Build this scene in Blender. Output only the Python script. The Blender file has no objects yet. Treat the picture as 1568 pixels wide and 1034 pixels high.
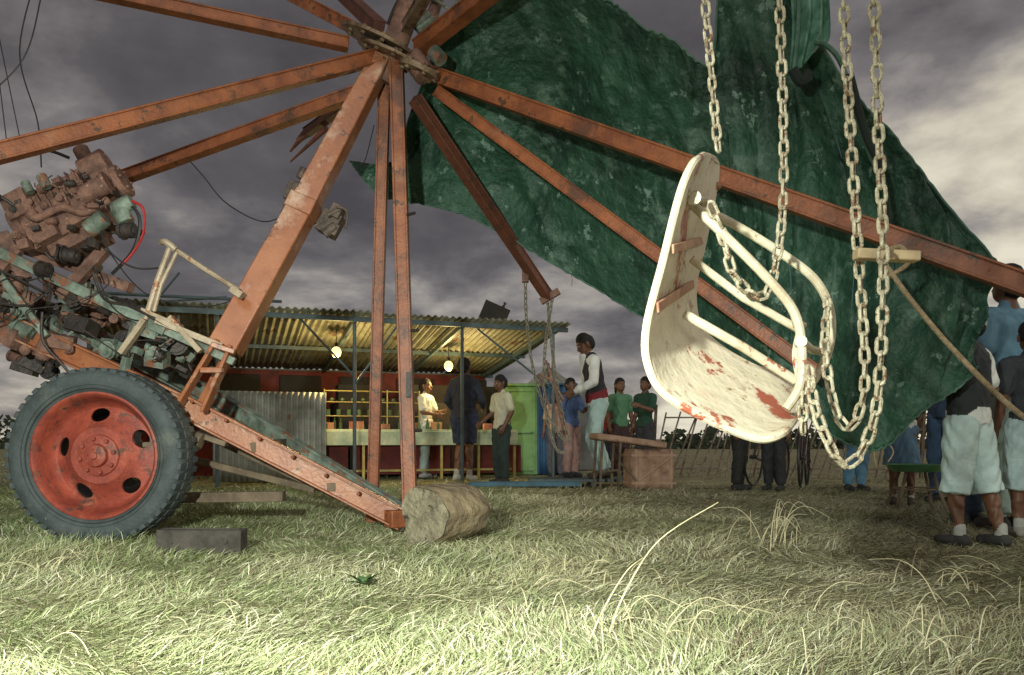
import bpy, math, random
import numpy as np
from mathutils import Vector, Matrix, Euler
random.seed(7); rng=np.random.default_rng(7)
scene=bpy.context.scene
COL=scene.collection
scene.view_settings.view_transform='Standard'
scene.view_settings.look='None'
scene.view_settings.exposure=0

# ------------------------------------------------------------------ materials
def mat(name,col,col2=None,scale=6,rough=.6,metal=0,bump=0,bscale=40,chips=None,cscale=9,cth=.62,spec=.5,dirt=None,dscale=2.2,dth=.5,bdist=.01,dirt2=None,d2scale=5,d2th=.6):
    m=bpy.data.materials.new(name); m.use_nodes=True
    nt=m.node_tree; N=nt.nodes; L=nt.links
    b=N['Principled BSDF']; b.inputs['Roughness'].default_value=rough; b.inputs['Metallic'].default_value=metal
    b.inputs['Specular IOR Level'].default_value=spec
    tc=N.new('ShaderNodeTexCoord')
    col2=col2 or tuple(c*.6 for c in col)
    n=N.new('ShaderNodeTexNoise'); n.inputs['Scale'].default_value=scale; n.inputs['Detail'].default_value=8; n.inputs['Roughness'].default_value=.65
    L.new(tc.outputs['Object'],n.inputs['Vector'])
    r=N.new('ShaderNodeValToRGB'); r.color_ramp.elements[0].position=.36; r.color_ramp.elements[1].position=.64
    r.color_ramp.elements[0].color=(*col2,1); r.color_ramp.elements[1].color=(*col,1)
    L.new(n.outputs['Fac'],r.inputs['Fac']); out=r.outputs['Color']
    def layer(out,c,sc,th,soft):
        n2=N.new('ShaderNodeTexNoise'); n2.inputs['Scale'].default_value=sc; n2.inputs['Detail'].default_value=10; n2.inputs['Roughness'].default_value=.7
        L.new(tc.outputs['Object'],n2.inputs['Vector'])
        r2=N.new('ShaderNodeValToRGB'); r2.color_ramp.elements[0].position=th; r2.color_ramp.elements[1].position=th+soft
        L.new(n2.outputs['Fac'],r2.inputs['Fac'])
        mx=N.new('ShaderNodeMix'); mx.data_type='RGBA'
        L.new(r2.outputs['Color'],mx.inputs[0]); L.new(out,mx.inputs[6]); mx.inputs[7].default_value=(*c,1)
        return mx.outputs[2]
    if dirt: out=layer(out,dirt,dscale,dth,.2)
    if dirt2: out=layer(out,dirt2,d2scale,d2th,.08)
    if chips: out=layer(out,chips,cscale,cth,.03)
    L.new(out,b.inputs['Base Color'])
    if bump:
        n3=N.new('ShaderNodeTexNoise'); n3.inputs['Scale'].default_value=bscale; n3.inputs['Detail'].default_value=6
        L.new(tc.outputs['Object'],n3.inputs['Vector'])
        bp=N.new('ShaderNodeBump'); bp.inputs['Strength'].default_value=bump; bp.inputs['Distance'].default_value=bdist
        L.new(n3.outputs['Fac'],bp.inputs['Height']); L.new(bp.outputs['Normal'],b.inputs['Normal'])
    return m

M_orange=mat('orange_paint',(.31,.098,.036),(.17,.05,.020),7,.5,0,.35,60,chips=(.08,.04,.022),cscale=13,cth=.59,dirt=(.38,.20,.12),dth=.60,dirt2=(.11,.043,.024),d2scale=4,d2th=.54)
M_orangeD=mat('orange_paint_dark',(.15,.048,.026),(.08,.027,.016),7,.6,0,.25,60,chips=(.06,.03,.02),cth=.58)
M_mast=mat('worn_orange',(.36,.135,.058),(.25,.08,.035),4,.40,0,.2,50,chips=(.11,.055,.033),cscale=15,cth=.60,dirt=(.66,.50,.38),dscale=2.6,dth=.52)
M_rimred=mat('rim_red',(.34,.065,.036),(.19,.034,.022),9,.6,0,.35,60,chips=(.10,.045,.03),cscale=12,cth=.58,dirt=(.38,.18,.12),dscale=5,dth=.56,dirt2=(.10,.035,.025),d2scale=7,d2th=.55)
M_tyre=mat('tyre_rubber',(.060,.075,.078),(.035,.045,.048),9,.75,0,.35,70,chips=(.30,.33,.31),cscale=15,cth=.69,dirt=(.12,.13,.11),dscale=4,dth=.53)
M_rust=mat('rusty_iron',(.27,.14,.10),(.10,.05,.04),11,.75,0,.6,50,chips=(.42,.30,.22),cscale=16,cth=.63,dirt=(.04,.03,.025),dscale=6,dth=.54)
M_dark=mat('dark_greasy_metal',(.06,.045,.04),(.025,.02,.02),10,.55,.2,.5,50,chips=(.2,.1,.07),cth=.62)
M_grime=mat('grimy_metal',(.24,.30,.25),(.08,.10,.08),9,.6,.1,.5,45,chips=(.22,.09,.05),cscale=11,cth=.55,dirt=(.10,.065,.05),dscale=5,dth=.54)
M_cream=mat('cream_bare_metal',(.46,.38,.27),(.26,.19,.13),9,.5,.1,.3,60,chips=(.3,.12,.06),cth=.58)
M_black=mat('black_rubber',(.02,.02,.02),None,8,.5)
M_redh=mat('red_hose',(.45,.03,.03),None,8,.4)
M_steel=mat('plate_steel',(.26,.18,.115),(.12,.075,.045),10,.55,.3,.5,60,chips=(.10,.05,.03),cth=.54)
M_seat=mat('white_chipped_paint',(.66,.61,.47),(.56,.49,.36),5,.42,0,.45,30,chips=(.30,.075,.04),cscale=6.5,cth=.575,dirt=(.50,.36,.25),dscale=5,dth=.50,dirt2=(.26,.16,.09),d2scale=24,d2th=.585)
M_chain=mat('painted_chain',(.55,.51,.37),(.26,.21,.14),45,.5,.1,.5,200,chips=(.18,.10,.055),cscale=50,cth=.56)
M_rope=mat('fibre_rope',(.42,.33,.2),(.25,.18,.1),60,.9,0,.9,180)
M_wood=mat('old_wood',(.20,.15,.10),(.09,.065,.045),7,.85,0,.8,30)
M_log=mat('log_wood',(.32,.25,.15),(.15,.11,.07),6,.9,0,1,16,dirt=(.36,.32,.21),dth=.5,bdist=.03)
M_logend=mat('log_end',(.30,.27,.18),(.14,.12,.08),12,.9,0,1,30,chips=(.045,.04,.028),cscale=8,cth=.58,bdist=.02)
M_block=mat('tarred_wood',(.075,.065,.055),(.035,.03,.026),10,.9,0,.8,30)
M_corr=mat('galvanised_sheet',(.34,.36,.32),(.17,.17,.15),3,.55,.3,.2,30,chips=(.22,.13,.07),cscale=4,cth=.60)
M_roof=mat('roof_sheet',(.36,.36,.27),(.18,.17,.115),2.5,.6,.15,.2,30,chips=(.15,.08,.05),cscale=3,cth=.56)
M_redw=mat('red_boards',(.20,.022,.018),(.07,.012,.010),3,.7,0,.3,20)
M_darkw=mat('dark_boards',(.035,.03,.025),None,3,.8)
M_counter=mat('pale_counter',(.62,.66,.44),(.30,.38,.26),5,.6,0,.2,20)
M_yellow=mat('yellow_frame',(.50,.41,.13),(.28,.22,.07),7,.5)
M_greenp=mat('green_painted_door',(.24,.46,.20),(.15,.32,.13),3,.6,0,.2,20,dirt=(.12,.2,.08),dth=.5)
M_bluep=mat('blue_painted_sheet',(.04,.13,.28),(.025,.08,.18),3,.6,0,.2,20)
M_greyc=mat('grey_canvas',(.30,.31,.30),(.2,.2,.2),3,.9,0,.3,20)
M_glass=mat('bottle_glass',(.10,.16,.08),None,5,.15)
M_crate=mat('wicker_brown',(.44,.28,.20),(.22,.12,.085),9,.8,0,.8,45)
M_gtable=mat('green_enamel',(.14,.34,.17),(.06,.2,.08),6,.4)
M_pipe=mat('pipe_grey_blue',(.09,.14,.15),(.05,.07,.075),6,.5)
def emis(name,c,s):
    m=bpy.data.materials.new(name); m.use_nodes=True
    b=m.node_tree.nodes['Principled BSDF']; b.inputs['Base Color'].default_value=(*c,1)
    b.inputs['Emission Color'].default_value=(*c,1); b.inputs['Emission Strength'].default_value=s
    return m
M_bulb=emis('lit_bulb',(1,.68,.25),2.4)

# ------------------------------------------------------------------ mesh builder
class B:
    def __init__(s): s.v=[]; s.f=[]
    def add(s,v,f):
        o=len(s.v); s.v+= [tuple(p) for p in v]; s.f+=[tuple(i+o for i in q) for q in f]; return s
    def beam(s,p0,p1,w,h,w1=None,h1=None,up=(0,0,1),roll=0):
        p0=Vector(p0);p1=Vector(p1); d=(p1-p0).normalized(); up=Vector(up)
        if abs(d.dot(up))>.97: up=Vector((0,1,0))
        a=d.cross(up).normalized(); c=a.cross(d).normalized()
        if roll:
            R=Matrix.Rotation(roll,3,d); a=R@a; c=R@c
        w1=w if w1 is None else w1; h1=h if h1 is None else h1
        v=[]
        for p,ww,hh in((p0,w,h),(p1,w1,h1)):
            for sx,sz in((-1,-1),(1,-1),(1,1),(-1,1)): v.append(p+a*sx*ww/2+c*sz*hh/2)
        return s.add(v,[(0,3,2,1),(4,5,6,7),(0,1,5,4),(1,2,6,5),(2,3,7,6),(3,0,4,7)])
    def box(s,c,size,rot=(0,0,0)):
        R=Euler(rot).to_matrix(); c=Vector(c); v=[]
        for z in(-1,1):
            for x,y in((-1,-1),(1,-1),(1,1),(-1,1)): v.append(c+R@Vector((x*size[0]/2,y*size[1]/2,z*size[2]/2)))
        return s.add(v,[(0,3,2,1),(4,5,6,7),(0,1,5,4),(1,2,6,5),(2,3,7,6),(3,0,4,7)])
    def tube(s,pts,r,seg=8,closed=False,cap=True,r1=None):
        pts=[Vector(p) for p in pts]; n=len(pts); v=[]; f=[]
        prev=None
        for i,p in enumerate(pts):
            if closed: d=(pts[(i+1)%n]-pts[i-1]).normalized()
            else: d=(pts[min(i+1,n-1)]-pts[max(i-1,0)]).normalized()
            if prev is None:
                u=Vector((0,0,1)) if abs(d.z)<.9 else Vector((1,0,0))
                a=d.cross(u).normalized()
            else:
                a=(prev-d*prev.dot(d)).normalized()
            prev=a; b=d.cross(a)
            rr=r if r1 is None else r+(r1-r)*i/(n-1)
            for k in range(seg):
                t=2*math.pi*k/seg; v.append(p+a*rr*math.cos(t)+b*rr*math.sin(t))
        for i in range(n if closed else n-1):
            j=(i+1)%n
            for k in range(seg):
                l=(k+1)%seg; f.append((i*seg+k,i*seg+l,j*seg+l,j*seg+k))
        if cap and not closed:
            f.append(tuple(range(seg))[::-1]); f.append(tuple((n-1)*seg+k for k in range(seg)))
        return s.add(v,f)
    def cyl(s,p0,p1,r,seg=20,r1=None): return s.tube([p0,p1],r,seg,r1=r1)
    def sph(s,c,r,sz=1,seg=12):
        v=[];f=[];c=Vector(c);n=seg//2
        for i in range(n+1):
            t=math.pi*i/n
            for k in range(seg):
                a=2*math.pi*k/seg; v.append(c+Vector((r*math.sin(t)*math.cos(a),r*math.sin(t)*math.sin(a),r*sz*math.cos(t))))
        for i in range(n):
            for k in range(seg): f.append((i*seg+k,(i+1)*seg+k,(i+1)*seg+(k+1)%seg,i*seg+(k+1)%seg))
        return s.add(v,f)
    def lathe(s,prof,c,axis='Y',seg=64,closed=True):
        c=Vector(c);v=[];f=[];n=len(prof)
        for k in range(seg):
            t=2*math.pi*k/seg
            for (r,a) in prof:
                if axis=='Y': v.append(c+Vector((r*math.cos(t),a,r*math.sin(t))))
                else: v.append(c+Vector((r*math.cos(t),r*math.sin(t),a)))
        for k in range(seg):
            l=(k+1)%seg
            for i in range(n if closed else n-1):
                j=(i+1)%n; f.append((k*n+i,l*n+i,l*n+j,k*n+j))
        return s.add(v,f)
def empty(name,loc=(0,0,0),rot=(0,0,0),parent=None):
    e=bpy.data.objects.new(name,None); e.location=loc; e.rotation_euler=rot; COL.objects.link(e)
    if parent: e.parent=parent
    return e
def mk(name,b,m,parent=None,smooth=True,bevel=0,loc=(0,0,0),rot=(0,0,0)):
    me=bpy.data.meshes.new(name); me.from_pydata([tuple(p) for p in b.v],[],b.f); me.validate()
    ms=m if isinstance(m,list) else [m]
    for q in ms: me.materials.append(q)
    o=bpy.data.objects.new(name,me); COL.objects.link(o); o.location=loc; o.rotation_euler=rot
    if parent: o.parent=parent
    import bmesh
    bm=bmesh.new(); bm.from_mesh(me); bmesh.ops.recalc_face_normals(bm,faces=bm.faces)
    if smooth:
        for f in bm.faces: f.smooth=True
        for e in bm.edges:
            if len(e.link_faces)==2 and e.calc_face_angle(0)>math.radians(35): e.smooth=False
    bm.to_mesh(me); bm.free()
    if bevel:
        md=o.modifiers.new('bev','BEVEL'); md.width=bevel; md.segments=2; md.limit_method='ANGLE'; md.angle_limit=math.radians(50)
    return o
def catmull(P,n=8):
    P=[Vector(p) for p in P]; out=[]
    for i in range(len(P)-1):
        a=P[max(i-1,0)];b=P[i];c=P[i+1];d=P[min(i+2,len(P)-1)]
        for k in range(n):
            t=k/n; out.append(.5*((2*b)+(c-a)*t+(2*a-5*b+4*c-d)*t*t+(3*b-a-3*c+d)*t**3))
    out.append(P[-1]); return out

# ------------------------------------------------------------------ camera
cd=bpy.data.cameras.new('camera'); cam=bpy.data.objects.new('camera',cd); COL.objects.link(cam)
cam.location=(0,0,.55); cam.rotation_euler=(math.radians(90),0,0)
cd.lens=28; cd.sensor_width=36; cd.shift_y=.099; cd.clip_start=.05; cd.clip_end=2000
scene.camera=cam

# ------------------------------------------------------------------ world sky
w=bpy.data.worlds.new('World'); scene.world=w; w.use_nodes=True
nt=w.node_tree; N=nt.nodes; L=nt.links; bg=N['Background']; outw=N['World Output']
tc=N.new('ShaderNodeTexCoord'); sep=N.new('ShaderNodeSeparateXYZ'); L.new(tc.outputs['Generated'],sep.inputs[0])
def math_(op,a,b=None,c=None):
    n=N.new('ShaderNodeMath'); n.operation=op
    for i,x in enumerate((a,b,c)):
        if x is None: continue
        if isinstance(x,(int,float)): n.inputs[i].default_value=x
        else: L.new(x,n.inputs[i])
    return n.outputs[0]
zz=math_('MAXIMUM',sep.outputs['Z'],0.0)
den=math_('ADD',zz,.30)
cx=math_('DIVIDE',sep.outputs['X'],den); cy=math_('DIVIDE',sep.outputs['Y'],den)
cmb=N.new('ShaderNodeCombineXYZ'); L.new(cx,cmb.inputs[0]); L.new(cy,cmb.inputs[1])
def noise(scale,detail,off,dist=.35,rough=.55):
    mp=N.new('ShaderNodeMapping'); mp.inputs['Location'].default_value=off; L.new(cmb.outputs[0],mp.inputs['Vector'])
    n=N.new('ShaderNodeTexNoise'); n.inputs['Scale'].default_value=scale; n.inputs['Detail'].default_value=detail
    n.inputs['Distortion'].default_value=dist; n.inputs['Roughness'].default_value=rough
    L.new(mp.outputs[0],n.inputs['Vector']); return n.outputs['Fac']
n1=noise(1.5,8,(3.1,1.7,0)); n2=noise(4.0,7,(0.4,5.2,0),.2,.6)
nn=math_('ADD',math_('MULTIPLY',math_('SUBTRACT',n1,.5),1.30),math_('MULTIPLY',math_('SUBTRACT',n2,.5),.60))
hz=math_('POWER',math_('SUBTRACT',1.0,zz),4.5)
side=math_('MULTIPLY',math_('MAXIMUM',math_('SUBTRACT',sep.outputs['X'],.12),0.0),1.05)
f=math_('ADD',math_('ADD',math_('ADD',nn,.31),math_('MULTIPLY',hz,.42)),side)
rp=N.new('ShaderNodeValToRGB'); cr=rp.color_ramp
cr.elements[0].position=.20; cr.elements[0].color=(.068,.060,.062,1)
cr.elements[1].position=.96; cr.elements[1].color=(.84,.78,.62,1)
for p,c in((.42,(.115,.104,.106,1)),(.56,(.20,.182,.18,1)),(.70,(.38,.345,.31,1)),(.82,(.62,.57,.46,1))):
    e=cr.elements.new(p); e.color=c
L.new(f,rp.inputs['Fac'])
sky=N.new('ShaderNodeTexSky'); sky.sky_type='NISHITA'; sky.sun_disc=False
sky.sun_elevation=math.radians(32); sky.sun_rotation=math.radians(190)
bg.inputs['Strength'].default_value=.003; L.new(sky.outputs[0],bg.inputs['Color'])
bg2=N.new('ShaderNodeBackground'); L.new(rp.outputs[0],bg2.inputs['Color']); bg2.inputs['Strength'].default_value=.92
ad=N.new('ShaderNodeAddShader'); L.new(bg.outputs[0],ad.inputs[0]); L.new(bg2.outputs[0],ad.inputs[1]); L.new(ad.outputs[0],outw.inputs[0])

sd=bpy.data.lights.new('sun','SUN'); sd.energy=.58; sd.angle=math.radians(14); sd.color=(1,.97,.88)
so=bpy.data.objects.new('sun',sd); COL.objects.link(so)
so.rotation_euler=Vector((-.15,-.85,.50)).to_track_quat('Z','Y').to_euler()
# the photographer's flash gun, held up and to the left of the camera
FP=Vector((-.70,-.20,1.10))
fd=bpy.data.lights.new('camera_flash','SPOT'); fd.energy=1020; fd.spot_size=math.radians(104); fd.spot_blend=1; fd.color=(.94,1,.87); fd.shadow_soft_size=.05
fo=bpy.data.objects.new('camera_flash',fd); COL.objects.link(fo); fo.location=FP
fo.rotation_euler=(FP-Vector((-.85,3.0,.15))).to_track_quat('Z','Y').to_euler()

# ------------------------------------------------------------------ ground + grass
def vnoise(x,y,s,seed=0):
    r=np.random.default_rng(seed); o=np.zeros_like(x)
    for i in range(7):
        a=r.uniform(0,6.28); k=s*r.uniform(.6,1.9); o+=np.sin((x*math.cos(a)+y*math.sin(a))*k+r.uniform(0,6.28))
    return o/4.0
def gz(x,y):
    return .012*vnoise(x,y,2.2,5)+.006*vnoise(x,y,7,6)-.012
def nparr_mesh(name,V,F,nper):
    me=bpy.data.meshes.new(name); me.vertices.add(len(V)); me.vertices.foreach_set('co',V.astype(np.float32).ravel())
    me.loops.add(F.size); me.loops.foreach_set('vertex_index',F.astype(np.int32).ravel())
    me.polygons.add(len(F)); me.polygons.foreach_set('loop_start',np.arange(0,F.size,nper,dtype=np.int32))
    me.update(calc_edges=True); return me
xs=np.concatenate([[-900,-200,-60,-25,-14],np.arange(-9,9.01,.12),[14,25,60,200,900]])
ys=np.concatenate([[-300,-60,-12,-4],np.arange(0,16,.12),[18,24,40,90,250,1500]])
X,Y=np.meshgrid(xs,ys); Z=gz(X,Y); Z[(np.abs(X)>9)|(Y>16)]=-.012
V=np.stack([X,Y,Z],-1).reshape(-1,3); nx=len(xs); ny=len(ys)
I=np.arange(nx*ny).reshape(ny,nx); F=np.stack([I[:-1,:-1],I[:-1,1:],I[1:,1:],I[1:,:-1]],-1).reshape(-1,4)
me=nparr_mesh('grass_field',V,F,4)
me.materials.append(mat('turf_soil',(.36,.34,.19),(.20,.185,.10),2.6,.95,0,1,45,dirt=(.40,.36,.21),dscale=1.1,dth=.5,chips=(.15,.15,.07),cscale=22,cth=.56,dirt2=(.24,.24,.11),d2scale=9,d2th=.54,bdist=.02))
g=bpy.data.objects.new('grass_field',me); COL.objects.link(g)
def blades(N_,y0,y1,seed,scale=1.0):
    r=np.random.default_rng(seed)
    y=y0*(y1/y0)**r.random(N_); x=(r.random(N_)*2-1)*(.72*y+.5)
    z=gz(x,y)
    fld=vnoise(x,y,2.6,11)*2.4+vnoise(x,y,8.5,12)*1.8
    phi=fld+r.normal(0,.85,N_)
    tall=np.clip(vnoise(x,y,2.3,14)*.7+.10,0,1)
    patch=np.clip(vnoise(x,y,4.2,31)*.5+.5,0,1)
    green=np.clip(.32+.34*vnoise(x,y,1.3,21)+.20*vnoise(x,y,5,23)-.15*x+.09*(y-3)*(x<0)-.05*(y-3)*(x>0)+r.normal(0,.20,N_),0,1)
    Ln=(r.uniform(.022,.088,N_)*(1+.5*tall))*scale
    lean=np.radians(np.clip(r.normal(82,10,N_)-12*(green>.6)-16*tall,20,90))
    wd=r.uniform(.0014,.0038,N_)*(1+.19*np.maximum(y-2,0))*scale**.5
    h=np.stack([np.cos(phi),np.sin(phi),np.zeros(N_)],-1)
    s=np.stack([-np.sin(phi),np.cos(phi),np.zeros(N_)],-1)
    tw=r.uniform(-.8,.8,N_); s[:,2]=tw; s/=np.linalg.norm(s,axis=1)[:,None]
    b=np.stack([x,y,z],-1); up=np.array([0,0,1.])
    lift=(r.random(N_)**2*(.008+.028*tall))[:,None]*up
    bend=r.uniform(.1,.9,N_); side_=r.normal(0,.16,N_)
    def P(t):
        hh=np.sin(lean)*Ln*t; vv=np.cos(lean)*Ln*(t*(1+bend)-bend*t*t)
        sd_=np.stack([-np.sin(phi),np.cos(phi),np.zeros(N_)],-1)*(side_*Ln*t*t)[:,None]
        return b+lift+h*hh[:,None]+up*(vv+.002)[:,None]+sd_
    m=P(.5); t=P(1.0); hw=s*(wd/2)[:,None]
    V=np.stack([b+lift*.6-hw,b+lift*.6+hw,m-hw*.85,m+hw*.85,t],1).reshape(-1,3)
    base=np.arange(N_)[:,None]*5
    F=np.concatenate([base+[0,1,2],base+[1,3,2],base+[2,3,4]],1).reshape(-1,3)
    straw=np.array([.60,.57,.34]); pale=np.array([.80,.78,.56]); gr=np.array([.29,.38,.16]); br=np.array([.26,.20,.125])
    c=straw[None]*(1-green[:,None])+gr[None]*green[:,None]
    q=r.random(N_)[:,None]; c=np.where(q<.08+.22*patch[:,None],pale,c); c=np.where((q>.82)&((x[:,None]>.5)|(q>.94)),br,c)
    dry_falloff=np.clip(1-.17*np.maximum(x,0),.45,1)  # darker to the right: flash falloff put into blade colour, with drier grass
    c=c*r.uniform(.62,1.1,N_)[:,None]*dry_falloff[:,None]
    C=np.repeat(np.concatenate([c,np.ones((N_,1))],1),5,0)
    return V,F,C
parts=[blades(270000,1.25,9,1),blades(22000,8.5,26,2,1.1)]
o=0;Vs=[];Fs=[];Cs=[]
for V,F,C in parts: Vs.append(V);Fs.append(F+o);Cs.append(C);o+=len(V)
V=np.concatenate(Vs);F=np.concatenate(Fs);C=np.concatenate(Cs)
me=nparr_mesh('grass',V,F,3)
ca=me.color_attributes.new('Col','FLOAT_COLOR','POINT'); ca.data.foreach_set('color',C.astype(np.float32).ravel())
mg=bpy.data.materials.new('grass_blades'); mg.use_nodes=True; gb=mg.node_tree.nodes['Principled BSDF']
at=mg.node_tree.nodes.new('ShaderNodeAttribute'); at.attribute_name='Col'; mg.node_tree.links.new(at.outputs['Color'],gb.inputs['Base Color'])
gb.inputs['Roughness'].default_value=.65; gb.inputs['Specular IOR Level'].default_value=.3
me.materials.append(mg); go=bpy.data.objects.new('grass',me); COL.objects.link(go)
M_straw=mat('straw',(.70,.64,.42),(.50,.44,.26),20,.7)
def stalks(name,cx,cy,n,seed,hmax,dirx,first=None,sp=.10):
    r=random.Random(seed); b=B()
    if first:
        for pts in first: b.tube(catmull(pts,6),.0035,5,r1=.0012)
    for i in range(n):
        x=cx+r.gauss(0,sp);y=cy+r.gauss(0,sp);h=r.uniform(.15,1)**1.4*hmax; dx=dirx*r.uniform(-.2,1.5)*h+r.gauss(0,.06); dy=r.gauss(0,.08)
        pts=[(x,y,0),(x+dx*.25,y+dy*.3,h*.6),(x+dx*.65,y+dy*.7,h*.95),(x+dx*1.25,y+dy,h*r.uniform(.5,1))]
        b.tube(catmull(pts,4),.0021,4,r1=.0007)
    mk(name,b,M_straw)
stalks('dry_grass_stalks',.27,2.2,34,3,.15,.6,[[(.255,2.15,0),(.30,2.16,.12),(.40,2.18,.27),(.57,2.2,.375)],[(.20,2.12,0),(.25,2.14,.10),(.31,2.16,.19),(.36,2.2,.22)]])
stalks('dry_grass_stalks',1.35,4.1,26,5,.24,.5)
stalks('dry_grass_stalks',.95,2.1,30,6,.12,.6,sp=.16)
stalks('dry_grass_stalks',-.95,2.3,12,8,.07,-.6,sp=.2)
stalks('dry_grass_stalks',-2.0,3.3,18,9,.11,.6,sp=.2)
stalks('dry_grass_stalks',1.75,3.0,28,12,.15,-.6,sp=.2)
stalks('dry_grass_stalks',.3,3.0,16,15,.08,.7,sp=.3)
# weed
b=B(); r=random.Random(4)
for i in range(16):
    a=r.uniform(0,6.28); l=r.uniform(.06,.12); u=Vector((math.cos(a),math.sin(a),r.uniform(.3,.9))).normalized(); s=Vector((-math.sin(a),math.cos(a),0))
    c=Vector((-.55,2.95,.01)); 
    v=[c,c+u*l*.5+s*.016,c+u*l+Vector((0,0,-.015)),c+u*l*.5-s*.016,c+u*l*.5+Vector((0,0,.004))]
    b.add(v,[(0,1,4),(1,2,4),(2,3,4),(3,0,4)])
mk('weed_plant',b,mat('weed_leaf',(.09,.17,.06),(.05,.1,.03),20,.6))

# ------------------------------------------------------------------ carousel frame
car=empty('carousel_frame')
def arm(name,p0,p1,w=.075,m=None):
    b=B(); p0=Vector(p0);p1=Vector(p1)
    b.beam(p0,p1,w*.8,w*.8)
    d=(p1-p0).normalized(); a=d.cross(Vector((0,0,1))).normalized(); c=a.cross(d)
    b.beam(p0-c*w*.43,p1-c*w*.43,w*1.02,w*.14)
    b.beam(p0+c*w*.43,p1+c*w*.43,w*1.02,w*.14)
    L_=(p1-p0).length; k=.5
    while k<L_-.1:
        q=p0+d*k; b.cyl(q-a*w*.43,q+a*w*.43,w*.07,8); k+=.93
    return mk(name,b,m or M_orange,car,bevel=.004)
arm('arm_upper_left',(-1.0,4.88,2.966),(-2.75,4.42,3.13),.075)
arm('arm_left_near',(-.80,4.85,2.88),(-2.93,3.49,1.63),.086)
arm('arm_left_far',(-.95,5.0,2.73),(-2.673,5.5,2.36),.078)
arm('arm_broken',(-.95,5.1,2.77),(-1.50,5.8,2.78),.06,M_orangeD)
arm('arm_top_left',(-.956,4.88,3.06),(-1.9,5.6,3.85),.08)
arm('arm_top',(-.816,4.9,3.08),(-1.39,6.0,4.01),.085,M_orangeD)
arm('arm_top_right',(-.576,4.88,2.94),(.10,4.1,3.02),.09)
arm('arm_over_camera',(-.66,4.85,3.03),(.78,1.30,2.80),.06,M_steel)
arm('arm_right_near',(-.476,4.88,2.78),(2.46,3.11,.99),.090)
arm('arm_right_mid',(-.456,4.88,2.68),(1.483,3.90,.88),.072)
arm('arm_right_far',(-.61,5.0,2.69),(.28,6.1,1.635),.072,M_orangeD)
b=B(); b.beam((.22,6.1,1.60),(.36,6.08,1.68),.05,.05); b.beam((.1,5.95,1.86),(.1,5.95,1.72),.05,.06)
mk('arm_brackets',b,M_rust,car,bevel=.004)
b=B(); b.beam((-1.46,5.76,2.80),(-1.63,5.85,2.66),.05,.03,.01,.01); b.beam((-1.3,5.6,2.74),(-1.60,5.75,2.55),.03,.03,.006,.01); b.beam((-1.48,5.78,2.78),(-1.56,5.8,2.72),.05,.05,.02,.03)
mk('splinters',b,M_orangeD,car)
# hub
axis=Vector((.38,-.18,.9)).normalized()
def disc(c,r,t,name,m,nb=10):
    b=B(); c=Vector(c); b.cyl(c-axis*t/2,c+axis*t/2,r,36)
    u=axis.cross(Vector((0,1,0))).normalized(); v=axis.cross(u)
    for i in range(nb):
        a=6.283*i/nb; q=c+(u*math.cos(a)+v*math.sin(a))*r*.8
        b.cyl(q-axis*(t/2+.016),q+axis*(t/2+.016),.017,6)
    return mk(name,b,m,car,bevel=.003)
disc((-.80,4.86,2.965),.25,.022,'hub_plate_upper',M_steel)
disc((-.73,4.86,2.88),.22,.02,'hub_plate_lower',M_steel)
disc((-.555,4.78,2.765),.13,.035,'hub_plate_small',M_steel,6)
b=B(); b.cyl(Vector((-.74,4.88,2.9))-axis*.16,Vector((-.74,4.88,2.9))+axis*.32,.075,20)
b.cyl(Vector((-.60,4.83,2.86)),Vector((-.52,4.80,2.74)),.07,18)
b.tube([(-.52,4.82,3.0),(-.46,4.85,3.2),(-.40,4.9,3.45)],.035,10)
mk('hub_shaft',b,M_rust,car)
b=B(); b.cyl((-.47,4.75,2.86),(-.42,4.73,2.80),.045,14); b.tube(catmull([(-.65,4.8,3.1),(-.5,4.8,3.2),(-.35,4.8,3.15),(-.3,4.8,3.4)]),.009,6)
b.cyl((-.58,4.8,3.02),(-.49,4.8,3.10),.04,12); b.cyl((-.62,4.78,3.12),(-.53,4.8,3.2),.032,12)
mk('hub_fittings',b,M_grime,car)
# mast
b=B(); b.beam((-.79,4.86,2.87),(-1.235,4.70,1.90),.11,.13,.145,.15,up=(0,1,0))
mk('mast_upper',b,M_mast,car,bevel=.008)
b=B(); b.beam((-1.225,4.705,1.925),(-1.62,4.5,1.06),.15,.155,.165,.15,up=(0,1,0))
b.beam((-1.21,4.70,1.96),(-1.25,4.69,1.87),.165,.175,up=(0,1,0))
mk('mast_lower',b,M_mast,car,bevel=.008)
b=B()
b.beam((-1.63,4.42,1.10),(-1.86,4.45,.74),.022,.08,up=(0,1,0)); b.beam((-1.56,4.44,1.07),(-1.72,4.44,.70),.08,.022,up=(0,0,1))
b.beam((-1.60,4.60,1.10),(-1.80,4.62,.74),.06,.05); b.beam((-1.72,4.41,.93),(-1.60,4.41,.93),.05,.03); b.beam((-1.66,4.40,1.07),(-1.54,4.43,1.03),.08,.03)
mk('mast_foot_plates',b,M_mast,car,bevel=.005)
b=B()
b.box((-1.30,4.86,1.98),(.13,.12,.22),(0,.4,0)); b.box((-1.34,4.9,2.06),(.06,.16,.12),(0,.4,0)); b.cyl((-1.28,4.8,2.12),(-1.25,4.8,2.18),.025)
b.box((-1.10,4.82,1.85),(.12,.12,.14),(0,.5,0)); b.box((-1.05,4.78,1.91),(.07,.10,.08),(0,.5,0)); b.cyl((-1.12,4.75,1.77),(-1.05,4.75,1.82),.03)
b.box((-1.06,4.76,1.80),(.05,.05,.07),(0,.5,0)); b.cyl((-1.10,4.74,1.88),(-1.02,4.74,1.92),.018,10)
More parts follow.
